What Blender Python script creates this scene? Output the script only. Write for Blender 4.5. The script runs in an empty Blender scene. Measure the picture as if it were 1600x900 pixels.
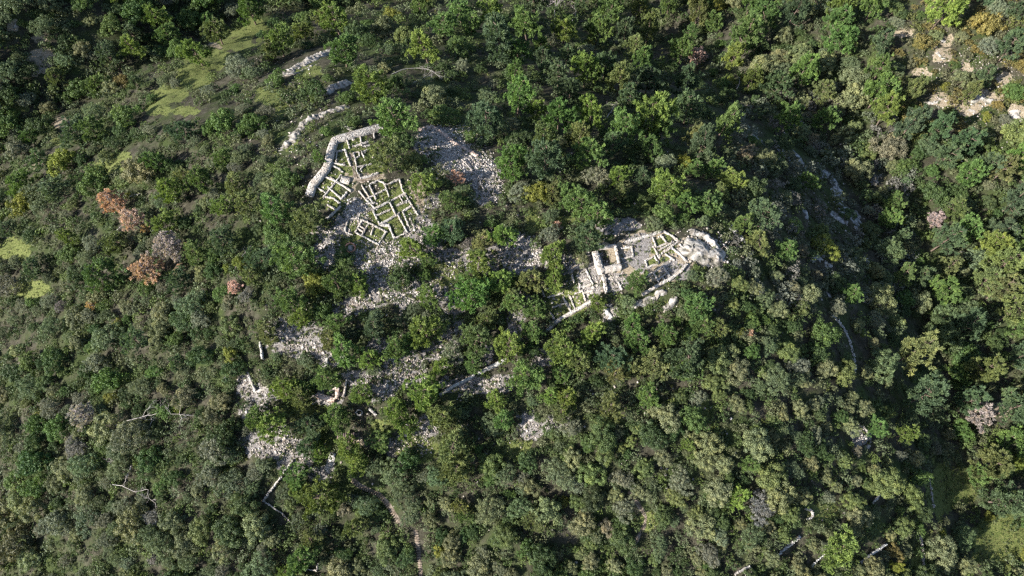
import bpy, math, random
import numpy as np
from mathutils import Vector, Matrix

# ------------------------------------------------------------------ camera, sky, sun, exposure
scene = bpy.context.scene
COL = scene.collection
PITCH = math.radians(66.0)
CAM = np.array([0.0, -75.0, 169.0])
FPX = 1081.0                                   # focal length in pixels of a 1600 px wide frame
cam_data = bpy.data.cameras.new("camera")
cam = bpy.data.objects.new("camera", cam_data)
COL.objects.link(cam)
cam.location = CAM
cam.rotation_euler = (math.pi / 2 - PITCH, 0, 0)
cam_data.sensor_width = 36.0
cam_data.lens = FPX / 1600 * 36.0
cam_data.clip_end = 12000
scene.camera = cam

SUN_DIR = np.array([-0.90, -0.44, 0.0])        # horizontal direction towards the sun
SUN_ELEV = math.radians(31)
_h = SUN_DIR / np.linalg.norm(SUN_DIR)
TO_SUN = Vector((_h[0] * math.cos(SUN_ELEV), _h[1] * math.cos(SUN_ELEV), math.sin(SUN_ELEV)))
world = bpy.data.worlds.new("World")
scene.world = world
world.use_nodes = True
wn = world.node_tree.nodes
wn.clear()
sky = wn.new("ShaderNodeTexSky")
sky.sky_type = 'NISHITA'
sky.sun_disc = False
sky.sun_elevation = SUN_ELEV
sky.sun_rotation = math.atan2(_h[0], _h[1])
bg = wn.new("ShaderNodeBackground")
bg.inputs[1].default_value = 0.09
wo = wn.new("ShaderNodeOutputWorld")
world.node_tree.links.new(sky.outputs[0], bg.inputs[0])
world.node_tree.links.new(bg.outputs[0], wo.inputs[0])
sun_data = bpy.data.lights.new("sun", 'SUN')
sun_data.energy = 5.0
sun_data.angle = math.radians(0.55)
sun_data.color = (1.0, 0.96, 0.89)
sun = bpy.data.objects.new("sun", sun_data)
COL.objects.link(sun)
sun.location = (-150, -60, 250)
sun.rotation_euler = (-TO_SUN).to_track_quat('-Z', 'Y').to_euler()
scene.view_settings.view_transform = 'Standard'
scene.view_settings.look = 'None'
scene.view_settings.exposure = 1.72
scene.view_settings.gamma = 1.0
scene.view_settings.use_curve_mapping = False
scene.render.engine = 'CYCLES'
scene.cycles.use_denoising = False
scene.cycles.filter_width = 1.35
scene.cycles.max_bounces = 5
scene.cycles.diffuse_bounces = 3
scene.cycles.transmission_bounces = 3
scene.cycles.transparent_max_bounces = 4

rng = np.random.default_rng(11)
random.seed(11)

# ------------------------------------------------------------------ noise and terrain
def _hash(ix, iy, seed):
    n = (ix.astype(np.int64) * 374761393 + iy.astype(np.int64) * 668265263 + seed * 974711) & 0xffffffff
    n = ((n ^ (n >> 13)) * 1274126177) & 0xffffffff
    n = n ^ (n >> 16)
    return (n & 0xffff) / 65535.0

def vnoise(x, y, seed=0):
    x = np.asarray(x, float); y = np.asarray(y, float)
    ix = np.floor(x); iy = np.floor(y)
    fx = x - ix; fy = y - iy
    fx = fx * fx * (3 - 2 * fx); fy = fy * fy * (3 - 2 * fy)
    a = _hash(ix, iy, seed); b = _hash(ix + 1, iy, seed)
    c = _hash(ix, iy + 1, seed); d = _hash(ix + 1, iy + 1, seed)
    return (a * (1 - fx) + b * fx) * (1 - fy) + (c * (1 - fx) + d * fx) * fy

def fbm(x, y, seed=0, octaves=4):
    s = 0; a = 0.5; t = 0
    for o in range(octaves):
        s = s + a * vnoise(x, y, seed + o * 17); t += a
        x = x * 2.03; y = y * 2.03; a *= 0.5
    return s / t

def smax(a, b, k):
    m = np.maximum(a, b)
    return m + k * np.log1p(np.exp(-np.abs(a - b) / k))

RA = np.array([-46.0, 34.0]); RB = np.array([46.0, 9.0])
def terrain(x, y):
    x = np.asarray(x, float); y = np.asarray(y, float)
    ab = RB - RA
    t = np.clip(((x - RA[0]) * ab[0] + (y - RA[1]) * ab[1]) / ab.dot(ab), 0, 1)
    dx = x - (RA[0] + ab[0] * t); dy = y - (RA[1] + ab[1] * t)
    d = np.hypot(dx, dy) + 1e-6
    nx = dx / d; ny = dy / d
    s = np.where(nx < 0, 0.44, 0.70) * nx ** 2 + np.where(ny > 0, 0.64, 0.32) * ny ** 2
    R = 30.0
    h = -s * (np.sqrt(d * d + R * R) - R)
    h = h - 2.2 * np.sin(np.pi * t) * np.exp(-(d / 30) ** 2)
    k = np.hypot((x - 40) / 26, (y - 8) / 15)
    h = h + 3.0 / (1 + np.exp((k - 1) * 9))
    hr = -50 + (0.17 + 0.26 / (1 + np.exp(-(y - 120) / 25))) * (x - (122 + 0.17 * (y - 20)))
    hr = np.minimum(hr, 40 + 0 * hr)
    h = smax(h, hr, 4.0)
    hl = -70 + 0.66 * ((x + 198) * -0.729 + (y - 90) * 0.685)
    hl = np.minimum(hl, 50 + 0 * hl)
    h = smax(h, hl, 4.0)
    h = smax(h, -105 + 0 * h, 8.0)
    far = np.clip((d - 12) / 40, 0.12, 1)
    h = h + (fbm(x / 34, y / 34, 3, 4) - 0.5) * 9 * far + (fbm(x / 7, y / 7, 9, 3) - 0.5) * 1.3 * far
    return h

TGX = np.arange(-340, 340.1, 0.75); TGY = np.arange(-150, 440.1, 0.75)
TG = terrain(*np.meshgrid(TGX, TGY))
def tg(x, y):
    fx = np.clip((x + 340) / 0.75, 0, len(TGX) - 1.001); fy = np.clip((y + 150) / 0.75, 0, len(TGY) - 1.001)
    ix = fx.astype(int); iy = fy.astype(int); fx = fx - ix; fy = fy - iy
    return (TG[iy, ix] * (1 - fx) + TG[iy, ix + 1] * fx) * (1 - fy) + (TG[iy + 1, ix] * (1 - fx) + TG[iy + 1, ix + 1] * fx) * fy
CF = np.array([0, math.cos(PITCH), -math.sin(PITCH)])
CU = np.array([0, math.sin(PITCH), math.cos(PITCH)])
def unproject(px, py, lift=0.0):
    """world points where the sight lines of the photograph's pixels meet the terrain raised by lift"""
    px = np.atleast_1d(np.asarray(px, float)); py = np.atleast_1d(np.asarray(py, float))
    lift = np.broadcast_to(np.asarray(lift, float), px.shape)
    D = np.stack([(px - 800), FPX * CF[1] + (450 - py) * CU[1], FPX * CF[2] + (450 - py) * CU[2]], 1)
    out = np.zeros((len(px), 3)); done = np.zeros(len(px), bool)
    ts = np.linspace(0.12, 0.75, 320)
    prev = None; tp = ts[0]
    for t in ts:
        P = CAM + D * t
        g = P[:, 2] - tg(P[:, 0], P[:, 1]) - lift
        if prev is not None:
            hit = (~done) & (g <= 0)
            if hit.any():
                f = prev[hit] / (prev[hit] - g[hit] + 1e-9)
                tt = tp + (t - tp) * f
                out[hit] = CAM + D[hit] * tt[:, None]
                done |= hit
        prev = g; tp = t
        if done.all(): break
    if (~done).any():
        out[~done] = CAM + D[~done] * 0.75
    out[:, 2] = terrain(out[:, 0], out[:, 1])
    return out

def project(P):
    r = P - CAM
    dep = r @ CF
    dep = np.where(dep < 1, 1, dep)
    return 800 + FPX * r[:, 0] / dep, 450 - FPX * (r @ CU) / dep, dep

# ------------------------------------------------------------------ mesh and object helpers
def make_mesh(name, V, F, tint=None, mats=(), smooth=False):
    me = bpy.data.meshes.new(name)
    V = np.asarray(V, np.float32); F = np.asarray(F, np.int32)
    k = F.shape[1]
    me.vertices.add(len(V)); me.vertices.foreach_set("co", V.ravel())
    me.loops.add(F.size); me.loops.foreach_set("vertex_index", F.ravel())
    me.polygons.add(len(F)); me.polygons.foreach_set("loop_start", np.arange(0, F.size, k, dtype=np.int32))
    if smooth:
        me.polygons.foreach_set("use_smooth", np.ones(len(F), bool))
    if tint is not None:
        tint = np.asarray(tint, np.float32)
        if tint.ndim == 1:
            a = me.attributes.new("tint", 'FLOAT', 'POINT'); a.data.foreach_set("value", tint)
        else:
            a = me.attributes.new("tint", 'FLOAT_COLOR', 'POINT')
            a.data.foreach_set("color", np.c_[tint, np.ones(len(tint))].astype(np.float32).ravel())
    me.update(calc_edges=True)
    for m in mats: me.materials.append(m)
    return me

def add_obj(name, me, parent=None, loc=None):
    o = bpy.data.objects.new(name, me)
    COL.objects.link(o)
    if parent is not None: o.parent = parent
    if loc is not None: o.location = loc
    return o

def tag(o, label=None, cat=None, group=None, kind=None):
    if label: o["label"] = label
    if cat: o["category"] = cat
    if group: o["group"] = group
    if kind: o["kind"] = kind
    return o

class Build:
    def __init__(self): self.V = []; self.F = []; self.T = []; self.n = 0
    def add(self, V, F, tint=0.5):
        V = np.asarray(V, float); F = np.asarray(F, int)
        self.V.append(V); self.F.append(F + self.n); self.n += len(V)
        self.T.append(np.full(len(V), tint) if np.isscalar(tint) else np.asarray(tint))
    def mesh(self, name, mats, smooth=False):
        return make_mesh(name, np.concatenate(self.V), np.concatenate(self.F), np.concatenate(self.T), mats, smooth)

BOXF = np.array([[0, 1, 5, 4], [1, 2, 6, 5], [2, 3, 7, 6], [3, 0, 4, 7], [4, 5, 6, 7], [3, 2, 1, 0]])
def box(c, ax, ay, z0, z1, taper=1.0):
    """box with half axes ax, ay (2-vectors) round c from z0 to z1"""
    c = np.asarray(c); ax = np.asarray(ax); ay = np.asarray(ay)
    base = [c - ax - ay, c + ax - ay, c + ax + ay, c - ax + ay]
    top = [c + (b - c) * taper for b in base]
    return np.array([[b[0], b[1], z0] for b in base] + [[b[0], b[1], z1] for b in top])

def tube(b, pts, radii, n=6, tint=0.5):
    pts = np.asarray(pts, float)
    rings = []
    for i, p in enumerate(pts):
        d = pts[min(i + 1, len(pts) - 1)] - pts[max(i - 1, 0)]
        d = d / (np.linalg.norm(d) + 1e-9)
        a = np.cross(d, [0.3, 0.2, 1.0] if abs(d[2]) < 0.9 else [1, 0, 0]); a /= np.linalg.norm(a) + 1e-9
        c = np.cross(d, a)
        an = np.arange(n) / n * 2 * np.pi
        rings.append(p + radii[i] * (np.cos(an)[:, None] * a + np.sin(an)[:, None] * c))
    V = np.concatenate(rings)
    F = []
    for i in range(len(pts) - 1):
        for j in range(n):
            F.append([i * n + j, i * n + (j + 1) % n, (i + 1) * n + (j + 1) % n, (i + 1) * n + j])
    b.add(V, F, tint)

# ------------------------------------------------------------------ materials
def new_mat(name):
    m = bpy.data.materials.new(name); m.use_nodes = True
    nt = m.node_tree; nt.nodes.clear()
    return m, nt

def N(nt, typ, **kw):
    n = nt.nodes.new(typ)
    for k, v in kw.items():
        if k == "inp":
            for kk, vv in v.items(): n.inputs[kk].default_value = vv
        else: setattr(n, k, v)
    return n

def mixc(nt, fac, a, b, mode='MIX'):
    n = nt.nodes.new("ShaderNodeMix"); n.data_type = 'RGBA'; n.blend_type = mode; n.clamp_factor = True
    for s, v in ((0, fac), (6, a), (7, b)):
        if isinstance(v, (int, float)): n.inputs[s].default_value = v
        elif isinstance(v, tuple): n.inputs[s].default_value = (*v, 1) if len(v) == 3 else v
        else: nt.links.new(v, n.inputs[s])
    return n.outputs[2]

def ramp(nt, src, stops, interp='LINEAR'):
    r = nt.nodes.new("ShaderNodeValToRGB"); r.color_ramp.interpolation = interp
    e = r.color_ramp.elements
    while len(e) < len(stops): e.new(0.5)
    for i, (p, c) in enumerate(stops):
        e[i].position = p; e[i].color = (*c, 1) if len(c) == 3 else c
    nt.links.new(src, r.inputs[0])
    return r.outputs[0]

def noise_node(nt, scale, detail=4, rough=0.55, coord=None):
    n = N(nt, "ShaderNodeTexNoise"); n.inputs["Scale"].default_value = scale
    n.inputs["Detail"].default_value = detail; n.inputs["Roughness"].default_value = rough
    if coord is not None: nt.links.new(coord, n.inputs["Vector"])
    return n.outputs["Fac"]

def foliage_material(name, translucent=0.22, spec=0.25, own_colour=None):
    m, nt = new_mat(name)
    oi = N(nt, "ShaderNodeObjectInfo")
    at = N(nt, "ShaderNodeAttribute", attribute_name="tint")
    k = ramp(nt, at.outputs["Fac"], [(0.0, (0.55, 0.6, 0.62)), (0.5, (1.0, 1.0, 1.0)), (1.0, (1.55, 1.4, 1.15))])
    if own_colour is None:
        colr = mixc(nt, 1.0, oi.outputs["Color"], k, 'MULTIPLY')
    else:
        colr = at.outputs["Color"]
    p = N(nt, "ShaderNodeBsdfPrincipled", inp={"Roughness": 0.62, "Specular IOR Level": spec})
    nt.links.new(colr, p.inputs["Base Color"])
    t = N(nt, "ShaderNodeBsdfTranslucent")
    tc = mixc(nt, 1.0, colr, (1.15, 1.2, 0.55), 'MULTIPLY')
    nt.links.new(tc, t.inputs[0])
    mx = N(nt, "ShaderNodeMixShader"); mx.inputs[0].default_value = translucent
    nt.links.new(p.outputs[0], mx.inputs[1]); nt.links.new(t.outputs[0], mx.inputs[2])
    o = N(nt, "ShaderNodeOutputMaterial"); nt.links.new(mx.outputs[0], o.inputs[0])
    return m

def stone_material(name, lo, mid, hi, scale=1.6, bump=0.5):
    m, nt = new_mat(name)
    tc = N(nt, "ShaderNodeTexCoord"); geo = N(nt, "ShaderNodeNewGeometry")
    pos = geo.outputs["Position"]
    a = noise_node(nt, scale, 6, 0.65, pos)
    b = noise_node(nt, scale * 0.22, 3, 0.5, pos)
    at = N(nt, "ShaderNodeAttribute", attribute_name="tint")
    s = N(nt, "ShaderNodeMath", operation='MULTIPLY_ADD', inp={1: 0.6, 2: 0.0}); nt.links.new(at.outputs["Fac"], s.inputs[0])
    s2 = N(nt, "ShaderNodeMath", operation='MULTIPLY_ADD', inp={1: 0.55}); nt.links.new(a, s2.inputs[0]); nt.links.new(s.outputs[0], s2.inputs[2])
    c = ramp(nt, s2.outputs[0], [(0.25, lo), (0.55, mid), (0.8, hi)])
    warm = ramp(nt, b, [(0.4, (1, 1, 1)), (0.7, (1.0, 0.9, 0.82))])
    c = mixc(nt, 0.8, c, warm, 'MULTIPLY')
    p = N(nt, "ShaderNodeBsdfPrincipled", inp={"Roughness": 0.9, "Specular IOR Level": 0.15})
    nt.links.new(c, p.inputs["Base Color"])
    bp = N(nt, "ShaderNodeBump", inp={"Strength": bump, "Distance": 0.25}); nt.links.new(a, bp.inputs["Height"])
    nt.links.new(bp.outputs[0], p.inputs["Normal"])
    o = N(nt, "ShaderNodeOutputMaterial"); nt.links.new(p.outputs[0], o.inputs[0])
    return m

M_FOL = foliage_material("leaf_foliage")
M_NEEDLE = foliage_material("pine_needles", 0.25)
M_SCRUB = foliage_material("scrub_leaves", 0.2, own_colour=True)
M_WALL = stone_material("limestone_masonry", (0.115, 0.104, 0.09), (0.27, 0.25, 0.226), (0.37, 0.348, 0.32))
M_WALLPINK = stone_material("pinkish_masonry", (0.19, 0.14, 0.115), (0.34, 0.265, 0.225), (0.44, 0.38, 0.34))
M_WALLGREY = stone_material("weathered_grey_masonry", (0.13, 0.13, 0.12), (0.28, 0.27, 0.25), (0.45, 0.44, 0.41))
M_ROCK = stone_material("limestone_rock", (0.06, 0.057, 0.042), (0.27, 0.252, 0.23), (0.42, 0.40, 0.38), 2.0, 1.0)
M_ROCKG = stone_material("grey_limestone_rock", (0.08, 0.08, 0.075), (0.24, 0.24, 0.235), (0.42, 0.42, 0.42), 1.6, 0.9)
M_RUBBLE = stone_material("rubble_stone", (0.088, 0.076, 0.063), (0.205, 0.183, 0.161), (0.36, 0.332, 0.303), 2.5, 0.3)
M_RUBSUNLIT = stone_material("sunlit_scree_stone", (0.14, 0.124, 0.108), (0.30, 0.274, 0.25), (0.44, 0.413, 0.385), 2.5, 0.3)  # rubble colour brightened to stand in for sunlight on the open scree
M_BARK = stone_material("pine_bark", (0.05, 0.035, 0.028), (0.10, 0.075, 0.06), (0.16, 0.13, 0.11), 3.0, 0.4)
M_DEAD = stone_material("bleached_dead_wood", (0.13, 0.12, 0.11), (0.225, 0.208, 0.197), (0.33, 0.31, 0.295), 3.0, 0.3)
M_TWIG = stone_material("grey_twigs", (0.12, 0.10, 0.105), (0.22, 0.19, 0.195), (0.32, 0.29, 0.29), 3.0, 0.2)
M_PLANK = stone_material("weathered_dark_planks", (0.05, 0.035, 0.035), (0.10, 0.075, 0.07), (0.17, 0.13, 0.12), 2.0, 0.3)
M_STEP = stone_material("timber_step", (0.09, 0.066, 0.046), (0.16, 0.125, 0.095), (0.23, 0.19, 0.15), 2.0, 0.3)
M_CLAY = stone_material("red_plaster", (0.24, 0.11, 0.07), (0.36, 0.17, 0.115), (0.42, 0.25, 0.18), 1.5, 0.3)

# ------------------------------------------------------------------ ground cover zones (photo pixels, read off once; baked to world positions)
RUB = [(700, 214, 40, 17), (722, 252, 38, 24), (760, 285, 24, 30), (676, 312, 18, 12), (505, 388, 24, 30), (585, 400, 40, 26), (610, 415, 36, 24),
       (640, 455, 44, 22), (690, 440, 26, 22), (812, 398, 36, 30), (770, 400, 30, 16), (462, 530, 42, 26), (545, 478, 30, 14), (585, 470, 26, 12), (712, 520, 16, 30),
       (755, 552, 16, 18), (625, 580, 40, 18), (650, 560, 20, 14), (558, 330, 18, 20), (535, 352, 16, 22), (825, 665, 20, 20), (420, 690, 40, 24),
       (640, 695, 30, 22), (952, 492, 11, 15), (930, 430, 26, 34), (1000, 385, 26, 14), (995, 405, 22, 14), (1060, 425, 22, 12), (960, 440, 20, 16), (1000, 372, 20, 8), (1050, 415, 16, 8), (965, 352, 34, 11), (780, 600, 26, 14), (812, 480, 14, 26), (800, 510, 10, 26),
       (655, 225, 12, 16), (660, 370, 30, 24), (700, 400, 60, 14), (745, 420, 30, 12), (650, 345, 16, 26), (870, 410, 22, 16),
       (690, 545, 22, 20), (730, 600, 40, 14), (590, 540, 20, 14), (520, 560, 22, 12), (405, 620, 22, 16), (510, 622, 26, 12), (870, 660, 20, 10), (1345, 680, 16, 14), (590, 610, 26, 14),
       (460, 720, 26, 20), (500, 740, 22, 12), (845, 560, 18, 14), (600, 445, 40, 16), (560, 470, 30, 14), (700, 470, 16, 20), (720, 455, 14, 16), (480, 545, 30, 16), (440, 515, 26, 16), (560, 590, 26, 12), (640, 590, 26, 16), (700, 560, 20, 16), (745, 600, 34, 12), (380, 600, 12, 16), (395, 640, 24, 14), (440, 690, 30, 14), (670, 665, 22, 14), (610, 700, 20, 14)]
GRASS = [(330, 92, 34, 16), (300, 120, 30, 18), (265, 145, 26, 16), (370, 60, 30, 18), (395, 40, 24, 14), (245, 168, 18, 12), (290, 172, 18, 8), (172, 262, 26, 12), (190, 245, 16, 8),
         (20, 390, 28, 18), (48, 450, 30, 14), (10, 165, 26, 14), (90, 220, 12, 6), (470, 640, 36, 14), (520, 690, 26, 10), (1560, 845, 44, 40), (1468, 765, 22, 44), (1500, 765, 24, 30),
         (730, 205, 16, 14), (832, 345, 12, 20), (455, 225, 10, 12), (480, 110, 20, 10), (530, 245, 9, 9), (560, 215, 12, 6), (575, 250, 12, 14), (590, 265, 12, 6), (518, 278, 10, 6), (520, 320, 10, 10),
         (598, 285, 8, 7), (600, 322, 12, 7), (600, 334, 10, 6), (622, 350, 10, 12), (586, 362, 8, 8), (550, 350, 7, 8), (644, 330, 7, 6), (625, 318, 9, 5), (1027, 378, 8, 6), (1045, 366, 6, 4),
         (1018, 406, 7, 5), (1040, 404, 6, 5), (1024, 426, 5, 5), (880, 470, 30, 22), (1010, 815, 16, 16), (1100, 640, 20, 10), (880, 345, 14, 10), (1285, 800, 26, 16), (420, 150, 20, 14), (440, 175, 14, 12),
         (800, 700, 30, 14), (560, 240, 10, 8), (650, 700, 40, 20), (600, 665, 26, 10), (955, 655, 26, 12), (1440, 880, 20, 16), (690, 430, 40, 20), (660, 420, 30, 10), (560, 380, 40, 12), (612, 325, 40, 34), (545, 245, 28, 26), (515, 300, 20, 20), (1035, 385, 20, 12)]
TAN = [(1540, 152, 28, 12), (1505, 165, 24, 14), (1592, 182, 16, 22), (1410, 48, 14, 8), (1476, 62, 12, 10), (1470, 86, 14, 12), (1440, 112, 14, 7), (1500, 105, 18, 10), (1570, 125, 14, 14),
       (1470, 155, 20, 10), (340, 68, 14, 6), (60, 60, 10, 6), (20, 40, 8, 10), (65, 85, 20, 10), (55, 105, 26, 12), (98, 192, 22, 8), (55, 255, 8, 6),
       (712, 278, 12, 10), (868, 352, 10, 7), (885, 410, 18, 8), (1075, 385, 22, 14), (1010, 815, 8, 12), (675, 205, 20, 8), (650, 300, 12, 30), (1010, 400, 60, 36), (550, 262, 10, 30), (575, 275, 26, 6), (550, 690, 20, 10), (1560, 640, 16, 12)]
def zone(px, py, zones, wob=0.55, seed=0):
    n = fbm(px / 9, py / 9, 71 + seed, 3) - 0.5
    m = np.zeros(np.shape(px))
    for cx, cy, rx, ry in zones:
        d = np.sqrt(((px - cx) / rx) ** 2 + ((py - cy) / ry) ** 2) + n * wob * 2
        m = np.maximum(m, np.clip((1.15 - d) / 0.3, 0, 1))
    return m

_zx, _zy = np.meshgrid(np.arange(-200, 1801, 2.0), np.arange(-200, 1101, 2.0))
ZR_ = zone(_zx, _zy, RUB); ZG_ = zone(_zx, _zy, GRASS, seed=3); ZT_ = zone(_zx, _zy, TAN, seed=5)
def zlook(Zm, px, py):
    ix = np.clip(((np.asarray(px) + 200) / 2).astype(int), 0, Zm.shape[1] - 1); iy = np.clip(((np.asarray(py) + 200) / 2).astype(int), 0, Zm.shape[0] - 1)
    return Zm[iy, ix]

# ------------------------------------------------------------------ ground sheet
def axis(lo, hi, step, far):
    inner = np.arange(lo, hi + 1e-6, step)
    out = []; s = step; v = hi
    while v < far: s *= 1.35; v += s; out.append(v)
    neg = []; s = step; v = lo
    while v > -far: s *= 1.35; v -= s; neg.append(v)
    return np.array(neg[::-1] + list(inner) + out)
gx = axis(-250, 230, 1.1, 5000); gy = axis(-120, 280, 1.1, 5000)
X, Y = np.meshgrid(gx, gy)
Z = terrain(X, Y)
V = np.stack([X.ravel(), Y.ravel(), Z.ravel()], 1)
nx_, ny_ = len(gx), len(gy)
idx = np.arange(nx_ * ny_).reshape(ny_, nx_)
F = np.stack([idx[:-1, :-1].ravel(), idx[:-1, 1:].ravel(), idx[1:, 1:].ravel(), idx[1:, :-1].ravel()], 1)
gpx, gpy, gdep = project(V)
inview = (gpx > -200) & (gpx < 1800) & (gpy > -200) & (gpy < 1100)
zr = np.zeros(len(V)); zg = zr.copy(); zt = zr.copy()
zr[inview] = zlook(ZR_, gpx[inview], gpy[inview])
zg[inview] = zlook(ZG_, gpx[inview], gpy[inview])
zt[inview] = zlook(ZT_, gpx[inview], gpy[inview])
ground_me = make_mesh("ground", V, F, np.stack([zr, zg, zt], 1), (), True)
m, nt = new_mat("ground_cover")
geo = N(nt, "ShaderNodeNewGeometry"); pos = geo.outputs["Position"]
at = N(nt, "ShaderNodeAttribute", attribute_name="tint")
sep = N(nt, "ShaderNodeSeparateColor"); nt.links.new(at.outputs["Color"], sep.inputs[0])
n1 = noise_node(nt, 0.5, 6, 0.65, pos); n2 = noise_node(nt, 2.6, 5, 0.7, pos); n3 = noise_node(nt, 0.09, 4, 0.6, pos)
soil = ramp(nt, n1, [(0.3, (0.02, 0.019, 0.013)), (0.5, (0.038, 0.035, 0.024)), (0.68, (0.07, 0.064, 0.047))])
green = ramp(nt, n2, [(0.3, (0.018, 0.027, 0.009)), (0.7, (0.046, 0.060, 0.020))])
gf = ramp(nt, n3, [(0.44, (0, 0, 0)), (0.62, (1, 1, 1))])
base = mixc(nt, gf, soil, green)
tan = ramp(nt, n2, [(0.3, (0.10, 0.078, 0.048)), (0.5, (0.20, 0.162, 0.112)), (0.7, (0.34, 0.30, 0.245))])
grs = ramp(nt, n2, [(0.3, (0.038, 0.055, 0.016)), (0.5, (0.085, 0.100, 0.030)), (0.72, (0.17, 0.16, 0.072))])
vor = N(nt, "ShaderNodeTexVoronoi", inp={"Scale": 2.3, "Randomness": 1.0}); nt.links.new(pos, vor.inputs["Vector"])
rub = ramp(nt, n2, [(0.32, (0.06, 0.054, 0.047)), (0.5, (0.145, 0.132, 0.124)), (0.68, (0.26, 0.245, 0.235))])
def broken(src, nz, w=0.55):
    a = N(nt, "ShaderNodeMath", operation='MULTIPLY_ADD', inp={1: 1.6, 2: -0.55}); nt.links.new(src, a.inputs[0])
    b = N(nt, "ShaderNodeMath", operation='MULTIPLY_ADD', inp={1: 1.5}); nt.links.new(nz, b.inputs[0]); nt.links.new(a.outputs[0], b.inputs[2])
    return ramp(nt, b.outputs[0], [(0.72, (0, 0, 0)), (0.98, (1, 1, 1))])
c = mixc(nt, broken(sep.outputs[2], n1), base, tan)
c = mixc(nt, broken(sep.outputs[0], n2), c, rub)
c = mixc(nt, broken(sep.outputs[1], n1), c, grs)
p = N(nt, "ShaderNodeBsdfPrincipled", inp={"Roughness": 0.95, "Specular IOR Level": 0.1}); nt.links.new(c, p.inputs["Base Color"])
bp = N(nt, "ShaderNodeBump", inp={"Strength": 0.8, "Distance": 0.35}); nt.links.new(n2, bp.inputs["Height"]); nt.links.new(bp.outputs[0], p.inputs["Normal"])
o_ = N(nt, "ShaderNodeOutputMaterial"); nt.links.new(p.outputs[0], o_.inputs[0])
ground_me.materials.append(m)
tag(add_obj("hillside", ground_me), "rounded limestone hill with brown soil, grass and scree", kind="structure")

# ------------------------------------------------------------------ masonry walls
def depth_at(P):
    return project(np.atleast_2d(P))[2]

def resample(P, step):
    P = np.asarray(P); seg = np.linalg.norm(np.diff(P[:, :2], axis=0), axis=1)
    L = np.r_[0, np.cumsum(seg)]; n = max(2, int(round(L[-1] / step)) + 1)
    s = np.linspace(0, L[-1], n)
    return np.stack([np.interp(s, L, P[:, k]) for k in range(2)], 1), s

def wall_mesh(pts, wpx, hgt, mat, rough=0.12, name="wall"):
    px = np.array([q[0] for q in pts], float); py = np.array([q[1] for q in pts], float)
    P = unproject(px, py, hgt)
    w = wpx * depth_at(P).mean() / FPX
    w *= 0.58 if wpx < 6 else (0.72 if wpx < 9 else 0.88)
    step = 0.4
    Q, s = resample(P[:, :2], step)
    T = np.gradient(Q, axis=0); T /= np.linalg.norm(T, axis=1)[:, None] + 1e-9
    Nn = np.stack([-T[:, 1], T[:, 0]], 1)
    m = max(2, int(round(w / 0.6)))
    b = Build()
    zt = terrain(Q[:, 0], Q[:, 1])
    zt = np.convolve(np.pad(zt, 3, mode='edge'), np.ones(7) / 7, 'valid') if len(zt) > 3 else zt
    sd = int(rng.integers(1000))
    prof = hgt * (0.86 + 0.28 * (vnoise(s / 4.1, 0 * s + 0.5, sd) - 0.5) * (1 + 5 * rough))
    # solid core of the wall
    n = len(Q)
    jl = rng.normal(0, 0.03 + rough * 0.2, (n, 2))
    sec = []
    for side in (-1, 1):
        e0 = Q + Nn * ((side * w / 2) + jl[:, (side + 1) // 2][:, None])
        sec.append(e0)
    ends = np.stack([T[0] * -0.1, T[-1] * 0.1])
    top = zt + prof - 0.05 - (0.35 * hgt if rough > 0.22 else 0)
    L0 = np.c_[sec[0], zt - 1.2]; L1 = np.c_[sec[0], top + rng.normal(0, rough * 0.4, n)]; MID = np.c_[Q, top + rng.normal(0, rough * 0.3, n)]
    R1 = np.c_[sec[1], top + rng.normal(0, rough * 0.4, n)]; R0 = np.c_[sec[1], zt - 1.2]
    Vc = np.stack([L0, L1, MID, R1, R0], 1).reshape(-1, 3)
    Fc = []
    for i in range(n - 1):
        for k in range(4):
            Fc.append([i * 5 + k, i * 5 + k + 1, (i + 1) * 5 + k + 1, (i + 1) * 5 + k])
    Fc.append([0, 1, 2, 2]); 
    Fc = [f for f in Fc if len(set(f)) == 4]
    for i0 in (0, (n - 1) * 5):
        Fc.append([i0, i0 + 1, i0 + 3, i0 + 4])
    b.add(Vc, Fc, np.clip(rng.normal(0.5, 0.15, len(Vc)), 0, 1))
    # top stones, set a little proud
    m = max(2, int(round(w / 0.34)))
    for i in range(n):
        for j in range(m):
            if rng.random() < (0.55 if rough < 0.2 else 0.35): continue
            off = (j + 0.5) / m - 0.5
            c = Q[i] + Nn[i] * off * w * 0.9 + rng.normal(0, 0.03 + rough * 0.3, 2)
            a = rng.uniform(-0.8, 0.8)
            R2 = np.array([[math.cos(a), -math.sin(a)], [math.sin(a), math.cos(a)]])
            ax = R2 @ T[i] * 0.17 * rng.uniform(0.6, 1.25)
            ay = R2 @ Nn[i] * 0.13 * rng.uniform(0.6, 1.2)
            b.add(box(c, ax, ay, top[i] - 0.5, top[i] + 0.02 + abs(rng.normal(0, 0.03 + rough * 0.4)), rng.uniform(0.8, 0.95)), BOXF, rng.random())
    return b.mesh(name, [mat])

def empty(name, px, py):
    e = bpy.data.objects.new(name, None); COL.objects.link(e)
    e.empty_display_size = 0.5
    return e

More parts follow.
